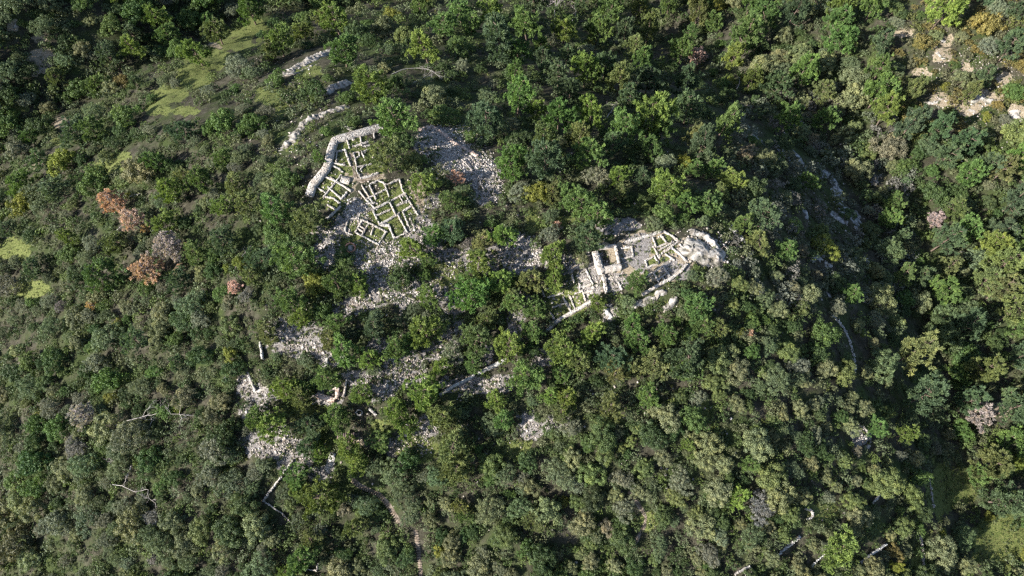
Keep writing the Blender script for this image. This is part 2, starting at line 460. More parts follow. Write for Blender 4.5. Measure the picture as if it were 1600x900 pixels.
def ruin(name, label, cat, walls, hgt=0.6, wpx=4.0, mat=None, rough=0.12, group=None):
    """walls: list of (points, optional width px, optional height)"""
    mat = mat or M_WALL
    if len(walls) == 1:
        pts, w, h = (list(walls[0]) + [None, None])[:3]
        o = add_obj(name, wall_mesh(pts, w or wpx, h or hgt, mat, rough, name))
        return tag(o, label, cat, group)
    e = empty(name, 0, 0)
    allp = np.array([q for wl in walls for q in wl[0]], float)
    base = unproject([allp[:, 0].mean()], [allp[:, 1].mean()])[0]
    e.location = base
    tag(e, label, cat, group)
    for wl in walls:
        pts, w, h = (list(wl) + [None, None])[:3]
        o = add_obj("wall", wall_mesh(pts, w or wpx, h or hgt, mat, rough), e)
        o.location = -Vector(base)
    return e

RUINS = "excavated ruins on the hilltop"
ruin("curtain_wall", "broad pale curtain wall bending round the left end of the walled ruin", "wall",
     [([(596, 197), (570, 203), (545, 210), (522, 217), (517, 230), (513, 249), (509, 260), (499, 273), (488, 286), (482, 303)], 13.5, 1.7)], rough=0.05, group=RUINS)
ruin("ruined_rooms", "thin room walls just inside the top bend of the broad curtain wall", "ruin",
     [([(583, 204), (585, 215)],), ([(562, 208), (565, 226)],), ([(551, 228), (576, 221)], 5), ([(565, 228), (578, 226)],), ([(541, 214), (546, 231)],)], group=RUINS)
ruin("ruined_house", "roofless grassy room against the left side of the broad curtain wall", "ruin",
     [([(520, 237), (539, 233)],), ([(539, 233), (543, 246), (547, 258)], 5), ([(526, 238), (525, 254)], 3), ([(518, 254), (539, 257)],), ([(518, 258), (527, 261), (535, 268)], 4.5), ([(519, 230), (525, 234)], 3)], group=RUINS)
ruin("ruined_house", "roofless two-room house beside the large pine overlapping the walled ruin", "ruin",
     [([(552, 238), (560, 236), (562, 243), (556, 246)], 3), ([(552, 238), (557, 258), (557, 266), (564, 278)],), ([(565, 237), (577, 232)],), ([(565, 237), (573, 255)],), ([(557, 260), (580, 255)],),
      ([(562, 266), (568, 258)], 3), ([(564, 277), (578, 274), (591, 269)], 5)], group=RUINS)
ruin("ruined_house", "block of small dark cells below the lower end of the broad curtain wall", "ruin",
     [([(504, 274), (520, 280), (534, 288), (548, 297)], 5), ([(492, 290), (508, 300)],), ([(533, 272), (519, 290), (505, 307)],), ([(512, 291), (533, 310)],), ([(533, 310), (542, 299)], 5),
      ([(506, 306), (519, 308), (531, 317)],), ([(511, 319), (525, 327)],), ([(532, 321), (525, 328), (511, 341)], 5), ([(523, 281), (516, 276)], 3)], group=RUINS)
ruin("stone_platform", "rounded pale stone platform between the cell block and the alley", "platform",
     [([(533, 279), (546, 282)], 13, 0.7)], rough=0.05)
ruin("ruined_house", "upper house of the middle block, with narrow parallel rooms", "ruin",
     [([(560, 297), (572, 311), (585, 324)],), ([(565, 289), (581, 314)],), ([(577, 288), (587, 310)],), ([(591, 281), (600, 285), (608, 306)],), ([(572, 310), (588, 302), (604, 294)],), ([(577, 287), (593, 280)],),
      ([(571, 317), (586, 316)], 5)], group=RUINS)
ruin("ruined_house", "upper right house of the middle block, its floor strewn with fallen stones", "ruin",
     [([(604, 288), (624, 279)],), ([(624, 279), (629, 297), (641, 316), (653, 335)],), ([(619, 321), (637, 312)],), ([(624, 305), (629, 314)], 3.5), ([(629, 329), (643, 321)], 5), ([(629, 329), (638, 351)],)], group=RUINS)
ruin("ruined_house", "long central house of the middle block with two grassy rooms", "ruin",
     [([(582, 327), (608, 314), (635, 300)], 5), ([(608, 314), (619, 336)], 5), ([(587, 336), (609, 327)],), ([(592, 351), (624, 332)], 5), ([(582, 327), (593, 350)],)], group=RUINS)
ruin("ruined_house", "bright grassy square room at the lower right of the middle block", "ruin",
     [([(621, 334), (636, 362)],), ([(607, 351), (616, 372)], 5), ([(616, 372), (637, 362)],), ([(593, 350), (607, 351)], 7)], group=RUINS)
ruin("ruined_house", "rectangular house lowest of the walled ruin, split by short cross walls", "ruin",
     [([(566, 343), (584, 351), (603, 361)], 4.5), ([(566, 343), (555, 362)],), ([(555, 362), (572, 371), (590, 381)],), ([(603, 361), (591, 381)],), ([(575, 349), (565, 367)], 3.5), ([(583, 355), (579, 366)], 3.5),
      ([(561, 352), (570, 357)], 3), ([(558, 356), (567, 361)], 3)], group=RUINS)
ruin("ruined_house", "open-sided grassy room left of the lowest rectangular house", "ruin",
     [([(544, 341), (561, 340)], 3.5), ([(544, 341), (538, 361)], 3.5), ([(538, 361), (550, 366)], 3)], rough=0.2, group=RUINS)
ruin("ridge_wall", "pinkish bent wall along the upper edge of the scree right of the ruin", "wall",
     [([(653, 201), (676, 197), (694, 208), (709, 221), (727, 231), (745, 242)], 8, 0.8)], mat=M_WALLPINK, rough=0.3)
# the rock-top ruin
ruin("ruined_tower", "thick-walled square tower room at the left of the rock-top ruin", "ruin",
     [([(930, 391), (935, 408), (941, 424)], 11, 2.2), ([(944, 420), (971, 414)], 10, 1.9), ([(937, 386), (962, 381)], 5, 1.8), ([(962, 382), (968, 410)], 5.5, 1.7)], rough=0.07, group=RUINS)
ruin("ruined_house", "broken wall stubs just below the thick-walled square tower", "ruin",
     [([(943, 428), (948, 457)], 7, 1.1), ([(948, 435), (968, 431)], 5), ([(966, 440), (972, 452)], 4)], rough=0.22, group=RUINS)
ruin("ruined_house", "small square room touching the right side of the tower", "ruin",
     [([(967, 388), (987, 385)],), ([(987, 385), (990, 399)], 4.5), ([(972, 404), (990, 399)],)], group=RUINS)
ruin("outer_wall", "straight pale wall along the upper edge of the rock-top ruin", "wall",
     [([(976, 378), (998, 371), (1016, 366), (1034, 360)], 6, 1.0)], rough=0.08, group=RUINS)
ruin("ruined_house", "yellow-grassed rooms in the upper right corner of the rock-top ruin", "ruin",
     [([(1020, 370), (1026, 386)],), ([(1032, 366), (1043, 379)],), ([(1026, 386), (1043, 379)],), ([(1036, 360), (1050, 367), (1062, 377)], 5), ([(1036, 393), (1061, 376)], 4.5), ([(1029, 391), (1053, 377)], 3.5)], group=RUINS)
ruin("ruined_house", "small green-floored cell in the middle of the rock-top ruin", "ruin",
     [([(1009, 406), (1023, 399)],), ([(1023, 399), (1029, 410)],), ([(1011, 418), (1029, 410)], 5), ([(1009, 406), (1012, 418)],), ([(1022, 384), (1031, 403)], 5)], group=RUINS)
ruin("ruined_house", "right-hand rooms of the rock-top ruin beside the bare rock", "ruin",
     [([(1031, 398), (1050, 386)],), ([(1050, 386), (1062, 395), (1072, 406)], 5), ([(1040, 396), (1055, 406)],), ([(1062, 380), (1078, 397)], 4)], group=RUINS)
ruin("ruined_house", "ladder-like row of tiny cells on the lower edge of the rock-top ruin", "ruin",
     [([(1021, 425), (1036, 415)],), ([(1036, 415), (1048, 432)],), ([(1021, 425), (1031, 442)],), ([(1028, 437), (1043, 425)], 3), ([(1036, 432), (1040, 438)], 3), ([(1006, 432), (1021, 425)], 3.5)], group=RUINS)
ruin("outer_wall", "curving pale wall along the lower right edge of the rock-top ruin", "wall",
     [([(1004, 459), (1026, 446), (1049, 434), (1064, 423), (1073, 412)], 6, 1.0)], rough=0.1, group=RUINS)
ruin("terrace_wall", "long straight pale terrace wall descending left from the rock-top ruin", "wall",
     [([(852, 518), (867, 503), (883, 493), (899, 484), (914, 475), (928, 467)], 7, 1.3)], rough=0.07, group=RUINS)
ruin("ruined_house", "dark grassy rooms against the lower end of the long terrace wall", "ruin",
     [([(856, 464), (879, 457)], 4), ([(863, 480), (882, 473)], 3.5), ([(860, 487), (866, 498)], 3.5), ([(880, 464), (886, 475), (893, 486)], 4.5), ([(891, 461), (899, 483)], 4), ([(847, 452), (851, 463)], 3.5), ([(852, 451), (861, 449)], 3)], group=RUINS)
ruin("ruined_house", "stepped cells between the tower and the long terrace wall", "ruin",
     [([(896, 418), (912, 413)],), ([(894, 429), (897, 441)],), ([(905, 440), (918, 435)],), ([(905, 440), (907, 450)],), ([(907, 448), (924, 443)], 5), ([(900, 458), (910, 454)],), ([(910, 453), (915, 469)],),
      ([(911, 457), (927, 453)], 3.5), ([(913, 414), (920, 430), (927, 444)], 3.5)], group=RUINS)
# scattered walls on the slope
SL = "lone walls on the wooded slope"
ruin("corner_wall", "bright V-shaped corner wall among pines on the left slope", "wall", [([(387, 585), (399, 612)], 5.5, 1.4), ([(400, 612), (418, 603)], 5.5, 1.3)], rough=0.05, group=SL)
ruin("wall_stub", "narrow upright wall stub above the bright V-shaped corner wall", "wall", [([(405, 533), (410, 560)], 5.5, 1.2)], mat=M_WALLGREY, group=SL)
ruin("ruined_house", "pinkish L-shaped thick masonry beside the dark trench on the slope", "ruin", [([(494, 616), (522, 625)], 9, 1.4), ([(525, 622), (527, 605)], 8, 1.4), ([(514, 611), (525, 605)], 5)], mat=M_WALLPINK, rough=0.12, group=SL)
ruin("wall_stub", "thin pale wall with a short return right of the dark trench", "wall", [([(541, 593), (539, 606), (536, 619)], 4, 1.0), ([(541, 592), (551, 596)], 3.5)], group=SL)
ruin("wall_stub", "short grey block of wall between pines above the L-shaped masonry", "wall", [([(511, 559), (508, 572)], 6, 1.2)], mat=M_WALLGREY, group=SL)
ruin("ruined_house", "faint square foundation beside a rubble patch amid the slope pines", "ruin", [([(604, 595), (617, 593)], 2.5), ([(604, 595), (606, 615)], 2.5), ([(617, 593), (620, 613)], 2.5), ([(592, 611), (605, 610)], 2.5)], hgt=0.6, mat=M_WALLGREY, rough=0.25, group=SL)
ruin("wall_stub", "pale slanting block right of the round stone ring", "wall", [([(577, 638), (587, 648)], 6, 0.9)], group=SL)
ruin("terrace_wall", "left half of the long grey terrace wall running up right below centre", "wall", [([(686, 616), (704, 605), (720, 596), (741, 585)], 5.5, 1.5)], mat=M_WALLGREY, group=SL)
ruin("terrace_wall", "right half of the long grey terrace wall, ending in a pale tip", "wall", [([(746, 583), (771, 570), (791, 560)], 6, 1.6)], mat=M_WALLGREY, rough=0.06, group=SL)
ruin("terrace_wall", "white two-sided terrace corner low on the left slope", "wall", [([(411, 782), (425, 762), (439, 744)], 3.6, 1.1), ([(442, 738), (457, 718)], 4, 1.1), ([(412, 783), (428, 794), (440, 802), (456, 818)], 3.6, 1.0), ([(470, 736), (489, 748)], 3.2, 0.9)], rough=0.2, group=SL)
ruin("wall_stub", "tiny white L-shaped wall at the bottom edge among shrubs", "wall", [([(472, 888), (494, 892)], 2.6, 0.9), ([(494, 891), (497, 880)], 3.4, 1.0)], group=SL)
ruin("ruined_room", "small square white ruin among shrubs on the right slope", "ruin", [([(1327, 671), (1336, 691)], 3.4), ([(1336, 691), (1358, 678)], 3.8, 1.6), ([(1358, 678), (1350, 664)], 4), ([(1340, 684), (1349, 679)], 3)], rough=0.25, group=SL)
ruin("rubble_wall", "curved grey dry-stone wall bending down the right slope", "wall", [([(1301, 491), (1312, 502), (1321, 514), (1329, 532), (1335, 552), (1338, 580)], 5, 0.7)], mat=M_WALLGREY, rough=0.5, group=SL)
ruin("terrace_wall", "white-topped straight terrace wall below the round stone ring at lower right", "wall", [([(1213, 870), (1230, 857), (1253, 838)], 5.5, 1.6)], mat=M_WALLGREY, rough=0.35, group=SL)
ruin("terrace_wall", "shadowed terrace wall right of the large pine at the bottom edge", "wall", [([(1347, 879), (1366, 864), (1386, 850)], 4.5, 1.6)], mat=M_WALLGREY, rough=0.15, group=SL)
ruin("terrace_wall", "short wall left of the large pine at the bottom edge", "wall", [([(1270, 885), (1290, 865)], 3, 1.4)], mat=M_WALLGREY, rough=0.2, group=SL)
ruin("field_wall", "thin upright white field wall beside green grass at lower right", "wall", [([(1453, 742), (1456, 765), (1461, 793)], 3.4, 0.7)], rough=0.4, group=SL)
ruin("field_wall", "thin white field wall reaching the bottom edge at lower right", "wall", [([(1439, 836), (1443, 860), (1449, 905)], 5, 0.6)], rough=0.5, group=SL)
ruin("field_wall", "grey wall stub in the dark hollow above the large bottom pine", "wall", [([(1364, 786), (1378, 770)], 5, 0.9)], mat=M_WALLGREY, rough=0.2, group=SL)
ruin("ruined_room", "white corner of a small room cut off by the bottom edge", "ruin", [([(1149, 897), (1171, 885)], 5, 1.3), ([(1171, 885), (1178, 894)], 5, 1.2), ([(1163, 893), (1167, 902)], 3)], rough=0.1, group=SL)
ring = [(1262 + 9 * math.cos(a), 803 + 8 * math.sin(a)) for a in np.linspace(-1.9, 1.6, 9)]
ruin("stone_ring", "pale round stone ring beside green grass at lower right", "ring wall", [(ring, 5, 0.9)], rough=0.1, group=SL)
ring = [(561 + 5 * math.cos(a), 644 + 4.5 * math.sin(a)) for a in np.linspace(0, 6.0, 9)]
ruin("stone_ring", "small grey round stone ring above the dark plank roof", "ring wall", [(ring, 2.4, 0.6)], mat=M_WALLGREY, group=SL)
ring = [(547 + 7.5 * math.cos(a), 386 + 7.5 * math.sin(a)) for a in np.linspace(0, 6.1, 12)]
cis = ruin("cistern", "round stone-rimmed cistern with orange-red plaster below the walled ruin", "cistern", [(ring, 2.6, 0.6), ([(544, 387), (550, 387)], 11, 0.28)], rough=0.04)
cis.children[1].name = "floor"; cis.children[1].data.materials[0] = M_CLAY

# ------------------------------------------------------------------ rock outcrops
def rock(name, label, pts, wpx, hgt, mat=None, seed=0, sink=0.55):
    mat = mat or M_ROCK
    px = np.array([q[0] for q in pts], float); py = np.array([q[1] for q in pts], float)
    P = unproject(px, py, hgt * 0.4)
    w = wpx * depth_at(P).mean() / FPX
    Q, s = resample(P[:, :2], 0.35)
    T = np.gradient(Q, axis=0); T /= np.linalg.norm(T, axis=1)[:, None] + 1e-9
    Nn = np.stack([-T[:, 1], T[:, 0]], 1)
    m = max(8, int(w / 0.35)); n = len(Q)
    u = np.linspace(0, 1, n)[:, None]; v = np.linspace(-1, 1, m)[None, :]
    wn_ = w * 0.5 * (0.62 + 0.75 * fbm(s[:, None] / 3.5 + v * 0.0, np.sign(v) * 3 + 0 * u, 31 + seed, 3))
    XY = Q[:, None, :] + Nn[:, None, :] * (v * wn_)[:, :, None]
    XY = XY + (np.stack([fbm(XY[..., 0] / 1.7, XY[..., 1] / 1.7, 51 + seed, 2), fbm(XY[..., 0] / 1.7, XY[..., 1] / 1.7, 61 + seed, 2)], -1) - 0.5) * 1.2
    prof = np.clip(1 - np.abs(v) ** 2.6, 0, 1) * np.clip(np.minimum(u, 1 - u) * 7, 0, 1) ** 0.7
    # jointed limestone: cellular blocks of different height with cracks between
    cs = 1.0
    gxx = XY[..., 0] / cs; gyy = (XY[..., 1] + 0.4 * XY[..., 0]) / (cs * 0.8)
    ix = np.floor(gxx); iy = np.floor(gyy)
    d1 = np.full(gxx.shape, 9.0); d2 = d1.copy(); hh = np.zeros(gxx.shape); tv = np.zeros(gxx.shape)
    for ox in (-1, 0, 1):
        for oy in (-1, 0, 1):
            jx = ix + ox; jy = iy + oy
            d = np.hypot(jx + _hash(jx, jy, 5 + seed) - gxx, jy + _hash(jx, jy, 6 + seed) - gyy)
            hv = _hash(jx, jy, 7 + seed)
            near = d < d1
            d2 = np.where(near, d1, np.minimum(d2, d)); hh = np.where(near, hv, hh); d1 = np.where(near, d, d1)
    crack = np.clip((d2 - d1) / 0.16, 0, 1)
    big = fbm(XY[..., 0] / 4.5, XY[..., 1] / 4.5, 81 + seed, 3)
    fine = fbm(XY[..., 0] / 0.9, XY[..., 1] / 0.9, 85 + seed, 3)
    Zr = terrain(XY[..., 0], XY[..., 1]) - sink + prof * (hgt * (0.1 + 0.75 * big + 0.14 * hh) + 1.0 * (fine - 0.4)) - 0.45 * (1 - crack) * prof
    tv = np.clip(0.1 + 0.45 * hh + 0.9 * (fine - 0.5) + 0.5 * (big - 0.5) - 0.25 * (1 - crack), 0, 1).ravel()
    V = np.concatenate([XY, Zr[..., None]], -1).reshape(-1, 3)
    I = np.arange(n * m).reshape(n, m)
    F = np.stack([I[:-1, :-1].ravel(), I[1:, :-1].ravel(), I[1:, 1:].ravel(), I[:-1, 1:].ravel()], 1)
    me = make_mesh(name, V, F, tv, [mat])
    return tag(add_obj(name, me), label, "rock", "limestone outcrops")

rock("rock_outcrop", "large bright limestone slab above left of the walled ruin", [(424, 122), (452, 108), (480, 92), (505, 80), (519, 70)], 30, 3.4, seed=1, sink=0.9)
rock("rock_outcrop", "lower grassy ledge under the large bright limestone slab", [(440, 118), (465, 112), (490, 98)], 8, 1.6, seed=2)
rock("rock_outcrop", "short white cliff left of the big pine above the walled ruin", [(498, 145), (515, 136), (532, 129), (550, 122)], 25, 2.8, seed=3, sink=1.0)
rock("rock_outcrop", "long white cliff edge bending down outside the curtain wall", [(433, 240), (448, 222), (462, 205), (474, 188), (495, 177), (520, 168), (552, 160)], 24, 3.2, seed=4, sink=0.8)
rock("rock_outcrop", "pointed white boulder behind the top of the curtain wall", [(538, 194), (546, 199), (553, 200)], 9, 2.2, seed=5)
rock("rock_outcrop", "broad bare limestone crag right of the rock-top ruin", [(1066, 374), (1085, 386), (1102, 396), (1118, 402), (1136, 408)], 46, 3.0, seed=6)
rock("rock_outcrop", "upper shoulder of bare limestone right of the rock-top ruin", [(1070, 362), (1092, 362), (1112, 374), (1130, 392)], 20, 2.2, seed=7, sink=0.8)
rock("rock_outcrop", "pale rock apron below the rock-top ruin", [(984, 470), (1004, 472), (1026, 462), (1046, 450)], 15, 2.4, seed=8)
rock("rock_outcrop", "jutting pale rock over the dark hollow below the rock-top ruin", [(1036, 484), (1050, 474), (1064, 462)], 14, 3.0, seed=9)
rock("rock_outcrop", "shaded purple-grey rock beneath the long terrace wall", [(948, 480), (952, 492), (956, 503)], 17, 1.8, M_ROCKG, seed=10)
for k, (pts, w, h, lab) in enumerate([
    ([(1290, 262), (1305, 280), (1312, 300), (1318, 312)], 12, 2.2, "tall shaded grey outcrop on the right-hand slope"),
    ([(1295, 325), (1312, 338), (1330, 350)], 10, 2.0, "slanting grey outcrop under the tall shaded one"),
    ([(1338, 325), (1343, 345), (1340, 360)], 9, 2.0, "narrow grey outcrop rightmost on the shaded slope"),
    ([(1262, 398), (1275, 404), (1290, 392)], 11, 2.0, "whitish outcrop above the grey-olive shrubs on the right slope"),
    ([(1240, 230), (1250, 245), (1258, 258)], 8, 1.8, "small grey outcrop high on the shaded right slope"),
    ([(1170, 205), (1190, 218), (1205, 232)], 7, 1.6, "low pale rock beside the upper right pines"),
    ([(1354, 402), (1362, 412)], 8, 1.8, "pale rock at the foot of the shaded slope"),
    ([(1258, 325), (1262, 342)], 7, 1.6, "small upright rock left of the slanting grey outcrop"),
    ([(1364, 285), (1370, 278)], 7, 1.6, "tiny grey rock near the valley right of the outcrops"),
    ([(1294, 452), (1300, 466)], 6, 1.6, "thin white rock just above the curved dry-stone wall"),
    ([(1140, 348), (1152, 362), (1168, 380)], 8, 2.0, "shaded grey ledge right of the bare limestone crag")]):
    rock("rock_outcrop", lab, pts, w * 2.1, h * 1.15, M_ROCKG, seed=20 + k, sink=0.85)
rock("rock_outcrop", "broad mottled grey rock face showing through shrubs on the right flank", [(1282, 250), (1300, 285), (1318, 320), (1340, 362)], 56, 2.6, M_ROCKG, seed=70, sink=1.55)
rock("rock_outcrop", "mottled grey rock band above the broad rock face on the right flank", [(1185, 208), (1215, 228), (1250, 262)], 30, 2.4, M_ROCKG, seed=71, sink=1.4)
rock("rock_outcrop", "mottled pale rock band near the foot of the right flank", [(1255, 385), (1280, 402), (1310, 420)], 28, 2.4, M_ROCKG, seed=72, sink=1.3)
for k, (pts, w, h, lab) in enumerate([
    ([(1515, 158), (1535, 150), (1555, 160)], 18, 1.8, "large cream rock sheet near the upper right corner"),
    ([(1510, 168), (1528, 175)], 9, 1.2, "narrow cream ledge under the large cream rock sheet"),
    ([(1586, 168), (1594, 190)], 16, 1.8, "cream rock cut by the right edge"),
    ([(1405, 50), (1418, 58)], 8, 1.2, "small pale rock in scrub near the top right"),
    ([(1468, 58), (1480, 64)], 8, 1.2, "pale rocks among ochre bushes near the top right"),
    ([(1462, 80), (1478, 92)], 9, 1.2, "pale scree ledge below the rocks among ochre bushes"),
    ([(1432, 112), (1446, 112)], 9, 1.2, "isolated grey-white rock above the shaded valley"),
    ([(1442, 158), (1462, 160), (1474, 152)], 9, 1.2, "broken white rocks left of the large cream rock sheet"),
    ([(1574, 142), (1580, 146)], 7, 1.0, "small cream rock right of the large cream rock sheet")]):
    rock("rock_outcrop", lab, pts, w, h, seed=40 + k)
rock("rock_outcrop", "smooth pale boulder just below the small square white ruin", [(1354, 700), (1360, 695), (1366, 692)], 13, 1.4, seed=60)
rock("rock_outcrop", "white scree mound right of the long grey terrace wall", [(815, 668), (826, 660), (834, 652)], 14, 1.2, seed=61)
rock("rock_outcrop", "small pale rocks on the left bank near the bright grass strip", [(337, 70), (348, 64)], 6, 1.0, seed=62)
rock("rock_outcrop", "grey slab in scrub at the far left near the top", [(18, 42), (26, 38)], 7, 1.0, seed=63)
rock("rock_outcrop", "tilted grey slab left of the round green pine, upper left", [(57, 110), (66, 104)], 6, 1.0, seed=64)
rock("rock_outcrop", "pale rock at the far left edge beside the grass patch", [(42, 368), (46, 364)], 6, 1.0, seed=65)
rock("rock_outcrop", "grey slab at the lower left of the bright corner wall", [(345, 592), (362, 590)], 7, 0.9, M_ROCKG, seed=66)

# ------------------------------------------------------------------ scree stones (uncountable)
def stones(n, zones_px, smin, smax_, wob=0.5):
    pts = []
    tot = np.array([z[2] * z[3] for z in zones_px], float); tot /= tot.sum()
    pick = rng.choice(len(zones_px), n, p=tot)
    z = np.array(zones_px)[pick]
    r = np.sqrt(rng.random(n)) * (1.0 + 0.35 * rng.random(n)); a = rng.random(n) * 2 * np.pi
    return z[:, 0] + r * np.cos(a) * z[:, 2], z[:, 1] + r * np.sin(a) * z[:, 3]
CUBE = np.array([[-1, -1, -1], [1, -1, -1], [1, 1, -1], [-1, 1, -1], [-1, -1, 1], [1, -1, 1], [1, 1, 1], [-1, 1, 1]], float)
def stone_field(name, px, py, sizes, mat, flat=0.6):
    P = unproject(px, py)
    n = len(P)
    v = CUBE[None] * rng.uniform(0.55, 1.15, (n, 8, 3)) * 0.62
    v[..., 2] *= flat
    an = rng.random(n) * 6.28; c = np.cos(an)[:, None]; s = np.sin(an)[:, None]
    x = v[..., 0] * c - v[..., 1] * s; y = v[..., 0] * s + v[..., 1] * c
    tl = rng.normal(0, 0.35, (n, 1))
    z = v[..., 2] + x * tl
    Vv = np.stack([x, y, z], -1) * sizes[:, None, None] + P[:, None, :] + np.array([0, 0, 0.1])[None, None] * sizes[:, None, None]
    Ff = (BOXF[None] + (np.arange(n) * 8)[:, None, None]).reshape(-1, 4)
    return make_mesh(name, Vv.reshape(-1, 3), Ff, np.repeat(rng.random(n), 8), [mat])
def patchy(px, py, lim=0.44):
    return (zlook(ZR_, px, py) > 0.2) & ((fbm(px / 7, py / 7, 207, 3) > lim) | (rng.random(len(px)) < 0.12))
RUBS = [z for z in RUB if not (985 < z[0] < 1065 and 365 < z[1] < 430)]
px, py = stones(66000, RUBS, 0, 0)
kp = patchy(px, py); px, py = px[kp][:28000], py[kp][:28000]
sz = 0.09 + 0.30 * rng.random(len(px)) ** 4.0 + 0.5 * (rng.random(len(px)) < 0.006)
me = stone_field("scree", px, py, sz, M_RUBBLE)
tag(add_obj("scree", me), "loose grey-white scree and fallen masonry on the hilltop", "scree", kind="stuff")
px = rng.uniform(380, 1350, 5000); py = rng.uniform(180, 900, 5000)
keep = rng.random(5000) < np.exp(-(((px - 750) / 380) ** 2 + ((py - 520) / 260) ** 2))
px = np.r_[px[keep], rng.normal(1300, 40, 350), rng.normal(1530, 45, 1300), rng.normal(470, 40, 500), rng.normal(1100, 26, 700)]
py = np.r_[py[keep], rng.normal(310, 70, 350), rng.normal(135, 45, 1300), rng.normal(170, 60, 500), rng.normal(390, 14, 700)]
me = stone_field("sunlit_scree", *stones(14000, [(700, 214, 42, 17), (722, 252, 40, 26), (762, 285, 24, 30), (690, 235, 26, 16), (505, 388, 22, 28), (600, 405, 46, 26), (640, 455, 40, 18), (812, 398, 30, 26), (556, 330, 16, 18)], 0, 0), 0.1 + 0.32 * rng.random(14000) ** 4, M_RUBSUNLIT)  # brighter stones put the missing sunlight into the scree colour
tag(add_obj("sunlit_scree", me), "lavender-grey scree below the ridge wall, coloured bright as if in sun", "scree", kind="stuff")
for x0, y0, x1, y1 in [(518, 205, 596, 262), (492, 265, 600, 330), (545, 280, 650, 378), (930, 365, 1070, 430), (860, 442, 930, 480)]:
    px = np.r_[px, rng.uniform(x0, x1, 130)]; py = np.r_[py, rng.uniform(y0, y1, 130)]
me = stone_field("scattered_stones", px, py, 0.16 + 0.42 * rng.random(len(px)) ** 3.5, M_RUBBLE)
tag(add_obj("scattered_stones", me), "small white stones scattered over the slopes between shrubs", "stones", kind="stuff")

# ------------------------------------------------------------------ crowns
def unit(v): return v / (np.linalg.norm(v, axis=-1, keepdims=True) + 1e-9)
def leaves(C, U, L, W, tint, g, tri=False, side=None):
    """diamond leaves: base C, direction U, length L, width W"""
    n = len(C)
    S = unit(np.cross(U, unit(g.normal(size=(n, 3))))) if side is None else side
    a = C; b = C + U * (L * 0.5)[:, None] + S * (W * 0.5)[:, None]; c = C + U * L[:, None]; d = C + U * (L * 0.5)[:, None] - S * (W * 0.5)[:, None]
    if tri:
        b = C + U * (L * 0.2)[:, None] + S * (W * 0.6)[:, None]; d = C + U * (L * 0.2)[:, None] - S * (W * 0.6)[:, None]
        V = np.stack([d, b, c], 1).reshape(-1, 3); F = np.arange(3 * n).reshape(n, 3)
        return V, F, np.repeat(tint, 3)
    V = np.stack([a, b, c, d], 1).reshape(-1, 3); F = np.arange(4 * n).reshape(n, 4)
    return V, F, np.repeat(tint, 4)

def pine_crown(seed, sparse=1.0):
    g = np.random.default_rng(seed)
    nb = 46
    lob = g.random(6) * 6.28
    C = []; O = []
    limbs = []
    lean = g.normal(0, 0.08, 2)
    for i in range(nb):
        z = 0.55 + 1.35 * ((i + g.random()) / nb)
        az = i * 2.399 + g.normal(0, 0.35)
        f = (z - 0.5) / 1.5
        prof = (1.0 - 0.85 * f ** 1.7) * (0.75 + 0.25 * min(1, f * 4))
        irr = 0.80 + 0.16 * math.sin(2 * az + lob[0]) + 0.12 * math.sin(3 * az + lob[1]) + g.normal(0, 0.2)
        L = max(0.12, prof * irr)
        rise = g.uniform(0.05, 0.35) + 0.25 * f
        tip = np.array([math.cos(az) * L, math.sin(az) * L, z + rise * L]); tip[:2] += lean * z
        root = np.array([lean[0] * z, lean[1] * z, z])
        limbs.append((root, tip))
        k = max(2, int(round(L * 5)))
        for q in range(k):
            t = 0.38 + 0.62 * (q + 1) / k
            c = root + (tip - root) * t + g.normal(0, 0.045, 3)
            C.append(c); O.append(unit(tip - root))
            if L > 0.4 and g.random() < 0.62:
                side = np.array([-math.sin(az), math.cos(az), 0]) * g.choice([-1, 1]) * g.uniform(0.1, 0.22)
                C.append(c + side + g.normal(0, 0.03, 3)); O.append(unit(tip - root + side))
    C = np.array(C); O = np.array(O)
    keep = g.random(len(C)) < sparse
    C = C[keep]; O = O[keep]
    nl = 46
    n = len(C) * nl
    c = np.repeat(C, nl, 0); o = np.repeat(O, nl, 0)
    dirs = unit(g.normal(size=(n, 3)) * 0.62 + o * 0.8 + np.array([0, 0, 0.45]))
    start = c + unit(g.normal(size=(n, 3))) * (0.07 * g.random(n) ** 0.5)[:, None] - np.array([0, 0, 0.03])
    tint = np.repeat(np.clip(g.normal(0.5, 0.2, len(C)), 0, 1), nl) + g.normal(0, 0.06, n)
    return leaves(start, dirs, g.uniform(0.075, 0.15, n), g.uniform(0.022, 0.042, n), np.clip(tint, 0, 1), g), limbs, lean

